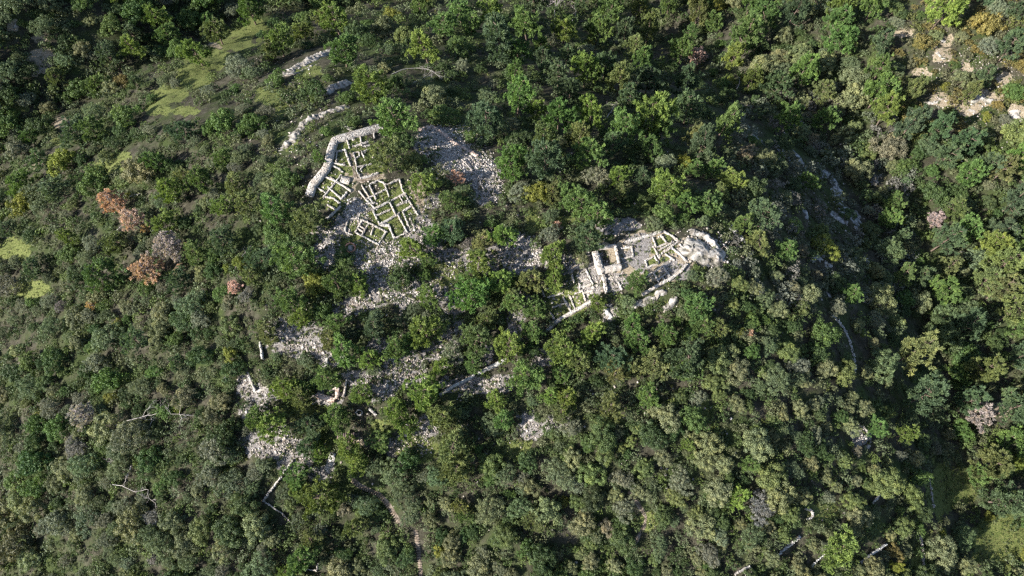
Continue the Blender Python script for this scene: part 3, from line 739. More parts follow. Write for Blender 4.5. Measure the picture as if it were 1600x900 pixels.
def lump_crown(seed, n_lump, lump_r, per, leaf, height, irregular=0.18, narrow=0.5, up=0.6, tri=False, inner=0.25):
    """crown of leafy lumps spread through a dome of radius 1"""
    g = np.random.default_rng(seed)
    ph = g.random(4) * 6.28
    i = np.arange(n_lump)
    cz = 1 - 1.25 * (i + 0.5) / n_lump
    az = i * 2.399 + g.normal(0, 0.25, n_lump)
    rr = np.sqrt(np.clip(1 - cz ** 2, 0, 1))
    irr = 1 + irregular * (np.sin(2 * az + ph[0]) + 0.7 * np.sin(3 * az + ph[1])) * rr + g.normal(0, 0.08, n_lump)
    rad = np.where(g.random(n_lump) < inner, g.uniform(0.45, 0.8, n_lump), 1.0) * irr * (1 - lump_r * 0.8)
    C = np.stack([rr * np.cos(az) * rad, rr * np.sin(az) * rad, height * 0.55 + cz * rad * height * narrow], 1)
    lr = lump_r * g.uniform(0.65, 1.3, n_lump)
    k = per
    n = n_lump * k
    d = unit(g.normal(size=(n, 3)) + np.array([0, 0, up * 0.5]))
    c = np.repeat(C, k, 0) + d * (np.repeat(lr, k) * g.uniform(0.6, 1.05, n))[:, None]
    u = unit(np.cross(d, g.normal(size=(n, 3))) + d * g.normal(0.15, 0.35, n)[:, None])
    tint = np.clip(np.repeat(np.clip(g.normal(0.5, 0.18, n_lump), 0, 1), k) + g.normal(0, 0.08, n), 0, 1)
    L = leaf * g.uniform(0.7, 1.4, n); 
    side = unit(np.cross(d + g.normal(0, 0.38, (n, 3)), u))
    return leaves(c - u * L[:, None] * 0.5, u, L, L * g.uniform(0.55, 0.8, n), tint, g, tri, side)

def trunk_mesh(name, height, r, limbs=(), lean=(0, 0), mat=None, seed=0, nl=14):
    g = np.random.default_rng(seed + 900)
    b = Build()
    zz = np.linspace(-0.25, height, 6)
    tube(b, np.stack([lean[0] * zz, lean[1] * zz, zz], 1), r * np.linspace(1.25, 0.25, 6), 6, 0.5)
    limbs = list(limbs)
    g.shuffle(limbs)
    for root, tip in limbs[:nl]:
        mid = (root + tip) / 2 + np.array([0, 0, -0.03])
        tube(b, [root, mid, tip], [r * 0.42, r * 0.3, r * 0.1], 4, 0.5)
    return b.mesh(name, [mat or M_BARK], True)

def spread_limbs(seed, n, height, reach):
    g = np.random.default_rng(seed + 333); out = []
    for i in range(n):
        a = i * 2.4 + g.normal(0, .3); z = g.uniform(0.25, 0.6) * height
        out.append((np.array([0, 0, z * 0.6]), np.array([math.cos(a) * reach * g.uniform(.5, .9), math.sin(a) * reach * g.uniform(.5, .9), z + 0.35 * height])))
    return out

PROTO = {}
def proto(kind, crown, trunk): PROTO.setdefault(kind, []).append((crown, trunk))
for s in range(12):
    (Vc, Fc, Tc), limbs, lean = pine_crown(100 + s)
    proto("pine", make_mesh("pine_crown", Vc, Fc, Tc, [M_NEEDLE]), trunk_mesh("pine_trunk", 1.85, 0.05, limbs, lean, seed=s))
for s in range(4):
    (Vc, Fc, Tc), limbs, lean = pine_crown(160 + s, 0.97)
    proto("dead", make_mesh("dead_pine_crown", Vc, Fc, Tc, [M_NEEDLE]), trunk_mesh("dead_pine_trunk", 1.85, 0.05, limbs, lean, M_TWIG, s, 40))
for s in range(9):
    Vc, Fc, Tc = lump_crown(200 + s, 40 + s * 2, 0.23, 150, 0.075, 1.4, inner=0.3)
    lm = spread_limbs(s, 7, 1.1, 0.8)
    proto("oak", make_mesh("oak_crown", Vc, Fc, Tc, [M_FOL]), trunk_mesh("oak_trunk", 0.8, 0.06, lm, seed=s))
for s in range(7):
    Vc, Fc, Tc = lump_crown(300 + s, 130, 0.16, 55, 0.06, 1.45, 0.22, 0.48, 0.9, inner=0.35)
    lm = spread_limbs(s + 20, 7, 1.1, 0.8)
    proto("grey", make_mesh("olive_crown", Vc, Fc, Tc, [M_FOL]), trunk_mesh("olive_trunk", 0.8, 0.06, lm, seed=s))
for s in range(7):
    Vc, Fc, Tc = lump_crown(400 + s, 60, 0.22, 95, 0.08, 1.25, 0.28, 0.5, 0.4)
    lm = spread_limbs(s + 40, 6, 1.0, 0.7)
    proto("dark", make_mesh("shrub_crown", Vc, Fc, Tc, [M_FOL]), trunk_mesh("shrub_stem", 0.6, 0.05, lm, seed=s))

TONES = {
    "pine": {"yellow-green": (0.120, 0.168, 0.040), "fresh green": (0.088, 0.142, 0.042), "blue-green": (0.066, 0.102, 0.050), "olive-green": (0.115, 0.138, 0.050)},
    "oak": {"grey-olive": (0.126, 0.138, 0.066), "olive-green": (0.090, 0.116, 0.038), "brownish": (0.125, 0.116, 0.075), "deep green": (0.048, 0.072, 0.026)},
    "grey": {"silver-grey": (0.114, 0.128, 0.084), "grey-green": (0.082, 0.110, 0.054), "purplish grey": (0.120, 0.114, 0.110)},
    "dark": {"dark green": (0.040, 0.068, 0.022), "mid-green": (0.060, 0.100, 0.026), "yellowish": (0.12, 0.135, 0.025), "ochre": (0.135, 0.112, 0.036)},
    "dead": {"rust-orange": (0.37, 0.245, 0.175), "pinkish brown": (0.37, 0.255, 0.21), "purplish grey": (0.25, 0.21, 0.20), "straw-yellow": (0.36, 0.27, 0.12)},
}
CZ = {"pine": 1.25, "oak": 0.85, "grey": 0.9, "dark": 0.8, "dead": 1.25}     # crown centre height in crown radii

# ------------------------------------------------------------------ trees read off the photograph: x, y, crown width (px)
PINES = """205 55 34;172 88 42;208 76 40;260 55 38;245 25 42;150 126 36;88 118 28;45 212 28;110 206 50;140 205 42;305 82 44;338 50 40;390 16 46;285 202 40;213 132 24;320 32 30;
435 66 46;475 50 36;525 36 44;505 34 30;535 82 46;580 130 62;665 75 50;720 20 42;735 36 36;765 16 42;785 70 58;690 40 40;655 10 32;627 186 62;762 187 60;425 78 34;
838 18 44;823 42 42;882 52 36;908 9 26;933 52 36;950 18 44;976 60 36;1013 54 36;1045 14 34;998 14 30;810 82 38;845 74 28;848 96 26;885 92 32;805 120 30;855 114 26;945 108 42;968 134 42;
915 116 44;873 128 36;890 148 36;1012 132 40;1072 135 40;1090 30 40;1112 38 30;1078 55 26;1160 65 52;1172 128 38;1145 96 34;1172 10 32;1192 32 40;990 82 36;982 156 36;1015 190 60;1034 208 40;975 212 46;
873 190 48;925 186 42;808 165 46;838 176 30;1075 176 46;850 218 40;905 220 42;1130 196 42;1085 222 34;1000 100 30;1065 88 34;
1235 30 42;1308 18 42;1304 45 46;1312 72 42;1378 72 38;1250 116 46;1370 120 40;1370 150 46;1425 150 36;1382 180 42;1282 150 34;1470 25 46;1575 80 38;1592 20 36;1510 150 26;1460 207 40;1538 126 32;1290 190 40;1230 190 40;1214 140 40;1415 206 44;1360 20 36;
28 282 42;85 290 46;65 254 34;110 370 30;165 424 58;180 376 42;270 300 42;285 280 36;255 350 46;245 250 38;315 280 42;360 287 36;385 310 42;350 370 46;345 322 32;300 395 42;50 420 32;12 356 28;280 440 38;392 400 32;394 430 32;345 246 32;
603 248 56;494 246 22;480 345 52;425 330 50;663 283 46;705 317 38;705 360 44;676 366 38;645 386 44;668 402 30;753 373 36;786 370 42;455 408 72;408 402 42;525 440 46;560 440 38;750 415 46;735 436 40;780 436 44;797 265 46;
850 258 56;806 246 40;920 250 46;905 310 60;935 340 46;865 300 32;917 372 46;862 394 44;866 418 28;830 438 44;867 442 34;960 230 38;1015 236 36;970 275 36;1005 275 32;1045 295 52;1075 316 40;1110 315 42;1095 236 44;1115 260 34;1088 262 30;965 300 32;
1145 280 38;1128 300 28;1195 340 52;1190 376 42;1160 346 36;992 440 42;
1262 283 34;1228 388 38;1392 326 32;1382 346 28;1403 373 28;1470 250 36;1500 228 40;1515 280 42;1534 262 36;1560 275 42;1580 320 44;1490 330 38;1510 360 38;1590 250 42;1565 365 42;1548 388 44;1562 422 52;1480 420 36;1405 438 32;1431 436 30;1592 372 40;1535 442 40;1470 380 42;
415 520 38;455 470 46;466 492 38;530 500 38;580 508 42;535 550 54;510 530 32;580 560 38;615 546 42;638 540 32;664 466 42;668 520 52;735 468 60;740 530 52;762 500 34;690 574 34;737 568 34;658 612 56;625 645 46;636 668 36;530 652 50;442 612 42;510 592 42;475 602 32;470 622 40;
565 612 36;430 662 56;405 652 40;482 668 42;690 650 50;704 664 40;775 630 38;790 656 36;797 470 42;792 546 50;
806 468 38;836 482 36;830 520 38;885 540 56;925 516 42;935 474 30;987 510 36;1000 536 42;955 560 50;962 582 40;985 576 42;1020 570 46;1065 555 60;1078 578 42;1095 480 46;1104 504 38;1040 516 42;1124 512 30;900 566 42;880 582 32;890 625 42;860 620 32;876 642 36;820 590 52;1015 615 38;955 636 40;
1330 460 38;1422 553 56;1505 516 46;1580 490 56;1592 516 40;1530 585 46;1440 620 56;1456 646 36;1515 630 46;1576 640 50;1590 560 38;1370 667 36;1411 678 32;1560 455 44;1470 460 42;
545 703 46;480 695 42;502 706 32;560 726 40;705 700 60;710 732 52;590 690 38;460 742 42;505 778 66;466 762 32;555 820 38;470 868 52;486 848 36;446 895 28;722 790 32;726 808 28;
835 820 38;1170 725 30;1155 776 38;1320 864 58;1540 725 52;1528 744 36;1562 780 58;1590 792 40;1582 690 50"""
DEADS = [(177, 321, 34, "rust-orange", "rust-orange dead pine, uppermost of the dead pines on the left slope"),
         (210, 347, 36, "pinkish brown", "pinkish brown dead pine just right of the uppermost rust-orange one"),
         (232, 420, 46, "rust-orange", "largest rust-orange dead pine, on the left slope"),
         (262, 392, 46, "purplish grey", "bare purplish grey dead pine touching the largest rust-orange one"),
         (291, 384, 13, "rust-orange", "tiny orange dead treetop right of the purplish grey dead pine"),
         (279, 420, 14, "pinkish brown", "tiny pinkish dead crown below the purplish grey dead pine"),
         (228, 357, 14, "straw-yellow", "small straw-yellow dead crown below the pinkish brown dead pine"),
         (367, 447, 22, "pinkish brown", "small pinkish dead pine alone left of the scree, mid slope"),
         (145, 476, 18, "straw-yellow", "small straw-orange dead pine below the largest rust-orange one"),
         (1090, 85, 30, "pinkish brown", "pinkish dead pine amid the dark pines at the upper right"),
         (712, 277, 24, "rust-orange", "rust-red dead bush on the scree beside the fallen trunk"),
         (1173, 522, 12, "rust-orange", "tiny rust-red bush on the green slope right of centre"),
         (868, 352, 14, "rust-orange", "small rust-red bush above left of the rock-top ruin"),
         (131, 650, 34, "purplish grey", "purplish grey leafless tree on the lower left slope"),
         (1530, 652, 40, "purplish grey", "purplish leafless tree among dark pines at the right"),
         (1465, 345, 26, "purplish grey", "grey leafless tree in the shaded valley at the right")]

RUINPX = [(518, 200, 600, 262), (488, 262, 600, 335), (540, 275, 652, 380), (925, 362, 1072, 432), (940, 432, 1040, 452), (858, 440, 935, 480), (890, 412, 935, 470)]
records = []       # kind, px, py, width px, tone, label
def region_tone(kind, px, py):
    r = rng.random()
    if kind == "pine":
        if py < 240 and px > 780: w = [0.22, 0.36, 0.30, 0.12]
        elif px < 420: w = [0.16, 0.36, 0.26, 0.22]
        elif px > 1380: w = [0.14, 0.22, 0.38, 0.26]  # cooler, darker mix tones down pines that catch too much sun here
        else: w = [0.36, 0.40, 0.05, 0.19]
        names = ["yellow-green", "fresh green", "blue-green", "olive-green"]
    elif kind == "oak":
        if 1130 < px < 1420 and py < 480: w = [0.35, 0.15, 0.15, 0.35]
        else: w = [0.54, 0.30, 0.02, 0.14]
        names = ["grey-olive", "olive-green", "brownish", "deep green"]
    elif kind == "grey":
        names = ["silver-grey", "grey-green", "purplish grey"]; w = [0.38, 0.60, 0.02]
    else:
        names = ["dark green", "mid-green", "yellowish", "ochre"]
        w = [0.2, 0.25, 0.25, 0.30] if (px > 1400 and py < 215) else ([0.15, 0.3, 0.45, 0.1] if (px > 1420 and py > 700) else [0.55, 0.37, 0.07, 0.01])
    return names[min(int(np.searchsorted(np.cumsum(w), r)), len(names) - 1)]

for item in PINES.replace("\n", "").split(";"):
    x, y, d = map(float, item.split())
    records.append(["pine", x, y, d, region_tone("pine", x, y), None])
for x, y, d, tone, lab in DEADS:
    records.append(["dead", x, y, d, tone, lab])

# shrubs and low trees filling the slopes between the pines
PATHS = [(546, 743), (553, 752), (560, 758), (575, 765), (590, 772), (600, 781), (608, 790), (616, 802), (622, 812), (628, 822), (651, 836), (653, 850), (655, 865), (656, 882), (985, 772), (995, 786), (1005, 800),
         (1010, 812), (1004, 828), (996, 842), (520, 712), (516, 724), (511, 735), (548, 684), (540, 682), (556, 690), (545, 668)]
CLEARW = [(387, 585), (399, 612), (418, 603), (405, 540), (410, 555), (500, 618), (515, 622), (526, 612), (541, 595), (538, 610), (700, 607), (720, 595), (733, 588), (760, 576), (775, 568), (788, 561), (411, 782), (425, 762),
          (440, 742), (455, 720), (430, 796), (445, 806), (1335, 685), (1345, 675), (1352, 680), (1312, 502), (1321, 514), (1329, 532), (1335, 552), (1338, 575), (1220, 864), (1235, 853), (1250, 841), (1365, 864), (1380, 853),
          (1455, 750), (1458, 775), (1442, 850), (1446, 880), (1160, 890), (1175, 888), (1262, 802), (1370, 778), (1280, 875), (1360, 697), (561, 644), (582, 643), (547, 386), (610, 604), (494, 886), (870, 500), (890, 490), (910, 478), (596, 197), (583, 200), (570, 203), (557, 207), (545, 210), (533, 213), (522, 217), (518, 226), (515, 238), (513, 249), (509, 260), (504, 267), (499, 273), (493, 280), (488, 286), (485, 295), (482, 303), (511, 330), (520, 334), (655, 200), (676, 197), (694, 208), (709, 221), (727, 231), (745, 242)]
ROCKPX = [(440, 115, 20), (470, 98, 22), (500, 82, 18), (520, 135, 14), (540, 126, 12), (440, 232, 11), (455, 212, 11), (470, 192, 12), (495, 177, 12), (520, 168, 10), (1085, 384, 26), (1110, 398, 24), (1128, 402, 12), (1005, 470, 9),
          (1030, 462, 7), (1050, 474, 8), (952, 492, 9), (1302, 285, 12), (1312, 305, 10), (1310, 338, 10), (1342, 345, 9), (1275, 402, 11), (1250, 245, 8), (1190, 218, 8), (1535, 154, 20), (1590, 180, 14), (1475, 70, 12), (1470, 88, 10),
          (1440, 112, 9), (1460, 158, 12), (1358, 407, 10), (1260, 334, 9), (1368, 282, 9), (1297, 458, 8), (1154, 364, 10), (1322, 345, 10), (1296, 268, 12), (1316, 312, 11), (1340, 330, 9), (1300, 300, 12), (1325, 330, 10), (1312, 278, 9), (1330, 355, 10), (1215, 230, 9), (1236, 250, 9), (1290, 408, 9), (1520, 170, 12), (345, 68, 8), (1410, 54, 8)]
def clear_prob(px, py, r):
    """how likely an open place stays open"""
    for x0, y0, x1, y1 in RUINPX:
        m_ = r * 0.75
        if x0 - m_ < px < x1 + m_ and y0 - m_ * 0.6 < py < y1 + m_: return 1
    for x, y in PATHS:
        if (px - x) ** 2 + (py - y) ** 2 < (r * 0.8 + 6) ** 2: return 1
    for x, y in CLEARW:
        if (px - x) ** 2 + (py - y) ** 2 < (r * 0.92 + 5) ** 2: return 1
    for x, y, q in ROCKPX:
        flank = 1150 < x < 1400
        if (px - x) ** 2 + (py - y) ** 2 < ((r * 0.5 if flank else r * 0.9) + q * 0.85) ** 2: return 0.9 if flank else 0.96
    a = np.array([px]); b = np.array([py])
    a = px + r * 0.6 * np.array([0, 1, -1, 0, 0.0]); b = py + r * 0.6 * np.array([0, 0, 0, 1, -1.0])
    return max(np.sort(zlook(ZR_, a, b))[2:].mean() * 0.95, np.sort(zlook(ZG_, a, b))[2:].mean() * 0.95, zlook(ZT_, a, b)[0] * 0.75)
px_l = [r[1] for r in records]; py_l = [r[2] for r in records]; pr_l = [r[3] * 0.5 for r in records]
count = {"oak": 0, "grey": 0, "dark": 0, "pine": sum(r[0] == "pine" for r in records)}
def kind_for(px, py):
    r = rng.random()
    if px < 450 and py < 760: w = (0.06, 0.26, 0.26, 0.42)
    elif py < 260 and px < 1180: w = (0.16, 0.16, 0.08, 0.60)
    elif px > 1400 and py < 220: w = (0.02, 0.30, 0.08, 0.60)
    elif px > 1130 and py < 480 and px < 1420: w = (0.02, 0.74, 0.12, 0.12)
    elif px >= 1420 and py < 700: w = (0.18, 0.30, 0.12, 0.40)
    elif px > 1400: w = (0.02, 0.42, 0.10, 0.46)
    elif py > 560 and px > 800: w = (0.01, 0.74, 0.12, 0.13)
    elif py > 740: w = (0.02, 0.50, 0.30, 0.18)
    else: w = (0.08, 0.34, 0.18, 0.40)
    return ("pine", "oak", "grey", "dark")[min(int(np.searchsorted(np.cumsum(w), r)), 3)]
WID = {"pine": (22, 46), "oak": (17, 48), "grey": (17, 48), "dark": (15, 44)}
LIM = {"pine": 300, "oak": 300, "grey": 300, "dark": 300}
def try_fill(n, over, rng_scale=1.0):
    centre = lambda x, y: 0.62 * math.exp(-(((x - 640) / 230) ** 2 + ((y - 500) / 170) ** 2) ** 1.5)
    for _ in range(n):
        x = rng.uniform(-10, 1610); y = rng.uniform(-8, 912)
        k = kind_for(x, y)
        if count[k] >= LIM[k]: continue
        d = (WID[k][0] + (WID[k][1] - WID[k][0]) * rng.random() ** 1.7) * rng_scale
        r = d / 2
        dx = np.array(px_l) - x; dy = np.array(py_l) - y
        if ((dx * dx + dy * dy) < ((np.array(pr_l) + r) * over) ** 2).any(): continue
        if rng.random() < max(centre(x, y), clear_prob(x, y, r)): continue
        records.append([k, x, y, d, region_tone(k, x, y), None])
        px_l.append(x); py_l.append(y); pr_l.append(r); count[k] += 1
try_fill(5200, 0.74)
try_fill(5200, 0.60, 0.85)

# ------------------------------------------------------------------ labels that single each tree out
LAND = [("the walled ruin", 570, 290), ("the rock-top ruin", 1000, 405), ("the rust-orange dead pines", 215, 375), ("the bright grass strip", 310, 105), ("the bright limestone slab", 472, 96), ("the long white cliff edge", 468, 195),
        ("the ridge wall", 705, 212), ("the fallen bare trunk", 740, 285), ("the bare limestone crag", 1110, 395), ("the long terrace wall", 890, 490), ("the V-shaped corner wall", 400, 600), ("the dark plank roof", 547, 684),
        ("the grey terrace wall", 738, 588), ("the white scree mound", 825, 662), ("the stepped path", 615, 795), ("the dirt path", 1002, 812), ("the square white ruin", 1343, 678), ("the curved dry-stone wall", 1325, 530),
        ("the round bright pine", 1422, 553), ("the round stone ring", 1262, 802), ("the field wall", 1456, 768), ("the cream rock sheet", 1535, 154), ("the grey outcrops", 1310, 310), ("the pinkish dead pine", 1090, 85),
        ("the white terrace corner", 425, 770), ("the fallen white branches", 215, 755), ("the bleached fallen limbs", 240, 652), ("the top left corner", 40, 25), ("the bottom left corner", 40, 870), ("the cut-off corner room", 1163, 890),
        ("the left edge grass patch", 30, 420), ("the top edge middle", 860, 8), ("the bottom edge middle", 800, 890), ("the right edge middle", 1590, 430), ("the bottom right corner", 1570, 870), ("the top right corner", 1580, 10),
        ("the green slope patch", 1110, 505), ("the purplish leafless tree", 1530, 652), ("the bowed bare branches", 660, 112)]
NOUN = {"pine": "pine", "oak": "rounded shrub-tree", "grey": "soft-leaved tree", "dark": "leafy bush"}
def size_word(k, d):
    lo, hi = {"pine": (36, 46), "oak": (25, 32), "grey": (27, 34), "dark": (22, 29)}[k]
    return "small" if d < lo else ("large" if d > hi else "mid-sized")
def where(x, y):
    best = min(LAND, key=lambda q: (q[1] - x) ** 2 + (q[2] - y) ** 2)
    dx, dy = x - best[1], y - best[2]
    a = math.degrees(math.atan2(-dy, dx)) % 360
    dirs = ["right of", "above right of", "above", "above left of", "left of", "below left of", "below", "below right of"]
    return dirs[int(((a + 22.5) % 360) // 45)], best[0], math.hypot(dx, dy)
ORD = ["nearest", "second nearest", "third nearest", "fourth nearest", "fifth nearest", "sixth nearest", "seventh nearest", "eighth nearest", "ninth nearest", "tenth nearest"]
keyed = {}
for i, r in enumerate(records):
    if r[5]: continue
    dr, lm, dist = where(r[1], r[2])
    keyed.setdefault((size_word(r[0], r[3]), r[4], r[0], dr, lm), []).append((dist, i))
for (sw, tone, k, dr, lm), lst in keyed.items():
    lst.sort()
    for n, (_, i) in enumerate(lst):
        pre = "" if len(lst) == 1 else (ORD[n] if n < 10 else "far") + " "
        if n >= 10: pre = f"{n + 1}th nearest "
        lab = f"{sw} {tone} {NOUN[k]} {dr} {lm}" if len(lst) == 1 else f"{pre}{sw} {tone} {NOUN[k]} {dr} {lm}"
        records[i][5] = lab

# ------------------------------------------------------------------ plant the trees
TNAME = {"pine": "pine_tree", "oak": "oak_tree", "grey": "olive_tree", "dark": "leafy_bush", "dead": "dead_pine"}
TCAT = {"pine": "pine tree", "oak": "tree", "grey": "tree", "dark": "bush", "dead": "dead tree"}
TGRP = {"pine": "green pines on the hill", "oak": "rounded shrub-trees on the slopes", "grey": "grey-leaved trees on the slopes", "dark": "leafy bushes on the slopes", "dead": "dead and leafless trees"}
RX = np.array([r[1] for r in records]); RY = np.array([r[2] for r in records]); RD = np.array([r[3] for r in records])
d0 = project(unproject(RX, RY))[2]
RR = RD * 0.5 * d0 / FPX
lift = np.array([CZ[r[0]] for r in records]) * RR
GP = unproject(RX, RY, lift)
for i, (k, x, y, d, tone, lab) in enumerate(records):
    R = RR[i] * (1.2 if k == 'dead' else 1.08 if k in ("pine", "dead") else 1.12)
    crown, trunk = PROTO[k][int(rng.integers(len(PROTO[k])))]
    e = bpy.data.objects.new(TNAME[k], None); COL.objects.link(e); e.empty_display_size = 0.3
    e.location = GP[i]
    e.rotation_euler = (rng.normal(0, 0.04), rng.normal(0, 0.04), rng.uniform(0, 6.283))
    zs = rng.uniform(0.85, 1.15)
    if k == 'pine' and ((y < 260 and x > 780) or x > 1380): zs *= 1.45
    if k == "dead" and d < 26: zs *= 0.9
    e.scale = (R * rng.uniform(0.94, 1.06), R * rng.uniform(0.94, 1.06), R * zs)
    tag(e, lab, TCAT[k], TGRP[k])
    t = add_obj("trunk", trunk, e)
    c = add_obj("crown", crown, e)
    j = rng.normal(0, 0.10)
    col = np.array(TONES[k][tone]) * (1 + j) * (1 + rng.normal(0, 0.04, 3))
    c.color = (*np.clip(col, 0.01, 1), 1)

# ------------------------------------------------------------------ low scrub that reads as one mass
tmpl = []
for s in range(8):
    Vc, Fc, Tc = lump_crown(600 + s, 18, 0.30, 15, 0.20, 1.15, 0.3, 0.5, 0.5, tri=True)
    tmpl.append((Vc, Tc))
sx = []; sy = []; sr = []
px_a = np.array(px_l); py_a = np.array(py_l); pr_a = np.array(pr_l)
for _ in range(13000):
    x = rng.uniform(-80, 1680); y = rng.uniform(-70, 960)
    outside = x < -12 or x > 1612 or y < -10 or y > 915
    flank = 1150 < x < 1430 and 150 < y < 490
    d = rng.uniform(24, 44) if outside else (rng.uniform(15, 30) if flank else rng.uniform(11, 22))
    r = d / 2
    if not outside:
        dd = (px_a - x) ** 2 + (py_a - y) ** 2
        if (dd < (pr_a * 0.5) ** 2).any(): continue
        if rng.random() < min(1, clear_prob(x, y, r) * 1.05): continue
    if sx:
        dd = (np.array(sx) - x) ** 2 + (np.array(sy) - y) ** 2
        if (dd < ((np.array(sr) + r) * 0.62) ** 2).any(): continue
    sx.append(x); sy.append(y); sr.append(r)
sx = np.array(sx); sy = np.array(sy); sr = np.array(sr)
SP = unproject(sx, sy)
sR = sr * project(SP)[2] / FPX
SP = unproject(sx, sy, sR * 0.7)
VV = []; TT = []
pal = [np.array(c) for c in [(0.04, 0.062, 0.02), (0.06, 0.085, 0.026), (0.085, 0.095, 0.045), (0.078, 0.098, 0.048), (0.062, 0.082, 0.036), (0.078, 0.108, 0.028)]]
for i in range(len(sx)):
    Vt, Tt = tmpl[int(rng.integers(8))]
    a = rng.uniform(0, 6.283); c, s = math.cos(a), math.sin(a)
    v = np.stack([Vt[:, 0] * c - Vt[:, 1] * s, Vt[:, 0] * s + Vt[:, 1] * c, Vt[:, 2] * rng.uniform(0.8, 1.1)], 1) * sR[i] * 1.15 + SP[i]
    VV.append(v)
    px_, py_ = sx[i], sy[i]
    if px_ > 1400 and py_ < 215: base = np.array([(0.115, 0.098, 0.033), (0.09, 0.10, 0.03), (0.085, 0.085, 0.045)][int(rng.integers(3))])
    elif 1150 < px_ < 1430 and 150 < py_ < 490 and rng.random() < 0.6: base = np.array([(0.092, 0.10, 0.075), (0.075, 0.088, 0.055), (0.105, 0.10, 0.085)][int(rng.integers(3))])
    else: base = pal[int(rng.choice(6, p=[0.24, 0.24, 0.17, 0.16, 0.09, 0.10]))]
    TT.append(base[None] * (0.6 + 0.8 * Tt[:, None]) * (1 + rng.normal(0, 0.1)))
htm = []
for s in range(5):
    Vc, Fc, Tc = lump_crown(700 + s, 7, 0.42, 5, 0.5, 0.9, 0.3, 0.5, 0.5, tri=True)
    htm.append((Vc, Tc))
hx = np.r_[rng.uniform(-20, 1620, 5600), rng.normal(640, 150, 1900), rng.normal(470, 45, 500), rng.normal(1060, 40, 200), rng.normal(1290, 70, 800)]; hy = np.r_[rng.uniform(-20, 920, 5600), rng.normal(470, 120, 1900), rng.normal(150, 50, 500), rng.normal(470, 20, 200), rng.normal(320, 90, 800)]
keep = np.ones(9000, bool)
for x0, y0, x1, y1 in RUINPX: keep &= ~((hx > x0) & (hx < x1) & (hy > y0) & (hy < y1) & (rng.random(9000) < 0.7))
for x, y in PATHS: keep &= (hx - x) ** 2 + (hy - y) ** 2 > 49
for x, y, q in ROCKPX: keep &= ((hx - x) ** 2 + (hy - y) ** 2 > (q * 0.9) ** 2) | (rng.random(9000) < 0.12)
keep &= rng.random(9000) > zlook(ZR_, hx, hy) * 0.15
hx = hx[keep]; hy = hy[keep]
n0 = len(hx)
ex, ey = stones(3600, RUB + GRASS + TAN[:10] + [(1095, 385, 34, 18), (1480, 100, 60, 50)], 0, 0)
hx = np.r_[hx, ex]; hy = np.r_[hy, ey]
HP = unproject(hx, hy); hR = np.r_[rng.uniform(0.3, 0.8, n0), rng.uniform(0.18, 0.5, len(ex))]
hpal = [np.array(c) for c in [(0.04, 0.062, 0.02), (0.065, 0.088, 0.024), (0.08, 0.095, 0.04), (0.10, 0.115, 0.03), (0.09, 0.085, 0.045)]]
for i in range(len(hx)):
    Vt, Tt = htm[int(rng.integers(5))]
    a = rng.uniform(0, 6.283); c, s_ = math.cos(a), math.sin(a)
    VV.append(np.stack([Vt[:, 0] * c - Vt[:, 1] * s_, Vt[:, 0] * s_ + Vt[:, 1] * c, Vt[:, 2]], 1) * hR[i] + HP[i])
    TT.append(hpal[int(rng.choice(5, p=[0.26, 0.26, 0.2, 0.16, 0.12]))][None] * (0.6 + 0.8 * Tt[:, None]))
VV = np.concatenate(VV); TT = np.clip(np.concatenate(TT), 0.005, 1)
scrub_me = make_mesh("scrub", VV, np.arange(len(VV)).reshape(-1, 3), TT, [M_SCRUB])
tag(add_obj("scrub", scrub_me), "low mixed maquis scrub covering the ground between the trees", "scrub", kind="stuff")

# grass and herbs on the open strips
gz = GRASS + [(1120, 500, 60, 40), (1480, 880, 60, 30)]
px, py = stones(9000, gz, 0, 0)
P = unproject(px, py)
g = rng
n = len(P) * 3
c = np.repeat(P, 3, 0) + g.normal(0, 0.14, (n, 3)) * np.array([1, 1, 0.1])
u = unit(g.normal(size=(n, 3)) * 0.6 + np.array([0, 0, 1.0]))
Vg, Fg, Tg = leaves(c, u, g.uniform(0.2, 0.5, n), g.uniform(0.1, 0.22, n), np.zeros(n), g, True)
gc = np.array([(0.088, 0.112, 0.028), (0.056, 0.086, 0.020), (0.130, 0.130, 0.050)])[np.clip((fbm(P[:, 0] / 2.5, P[:, 1] / 2.5, 44, 2) * 5 - 1 + g.normal(0, 0.5, len(P))).astype(int), 0, 2)]
me = make_mesh("grass", Vg, Fg, np.repeat(gc, 9, 0), [M_SCRUB])
tag(add_obj("grass", me), "bright yellow-green grass tufts on the open banks", "grass", kind="stuff")

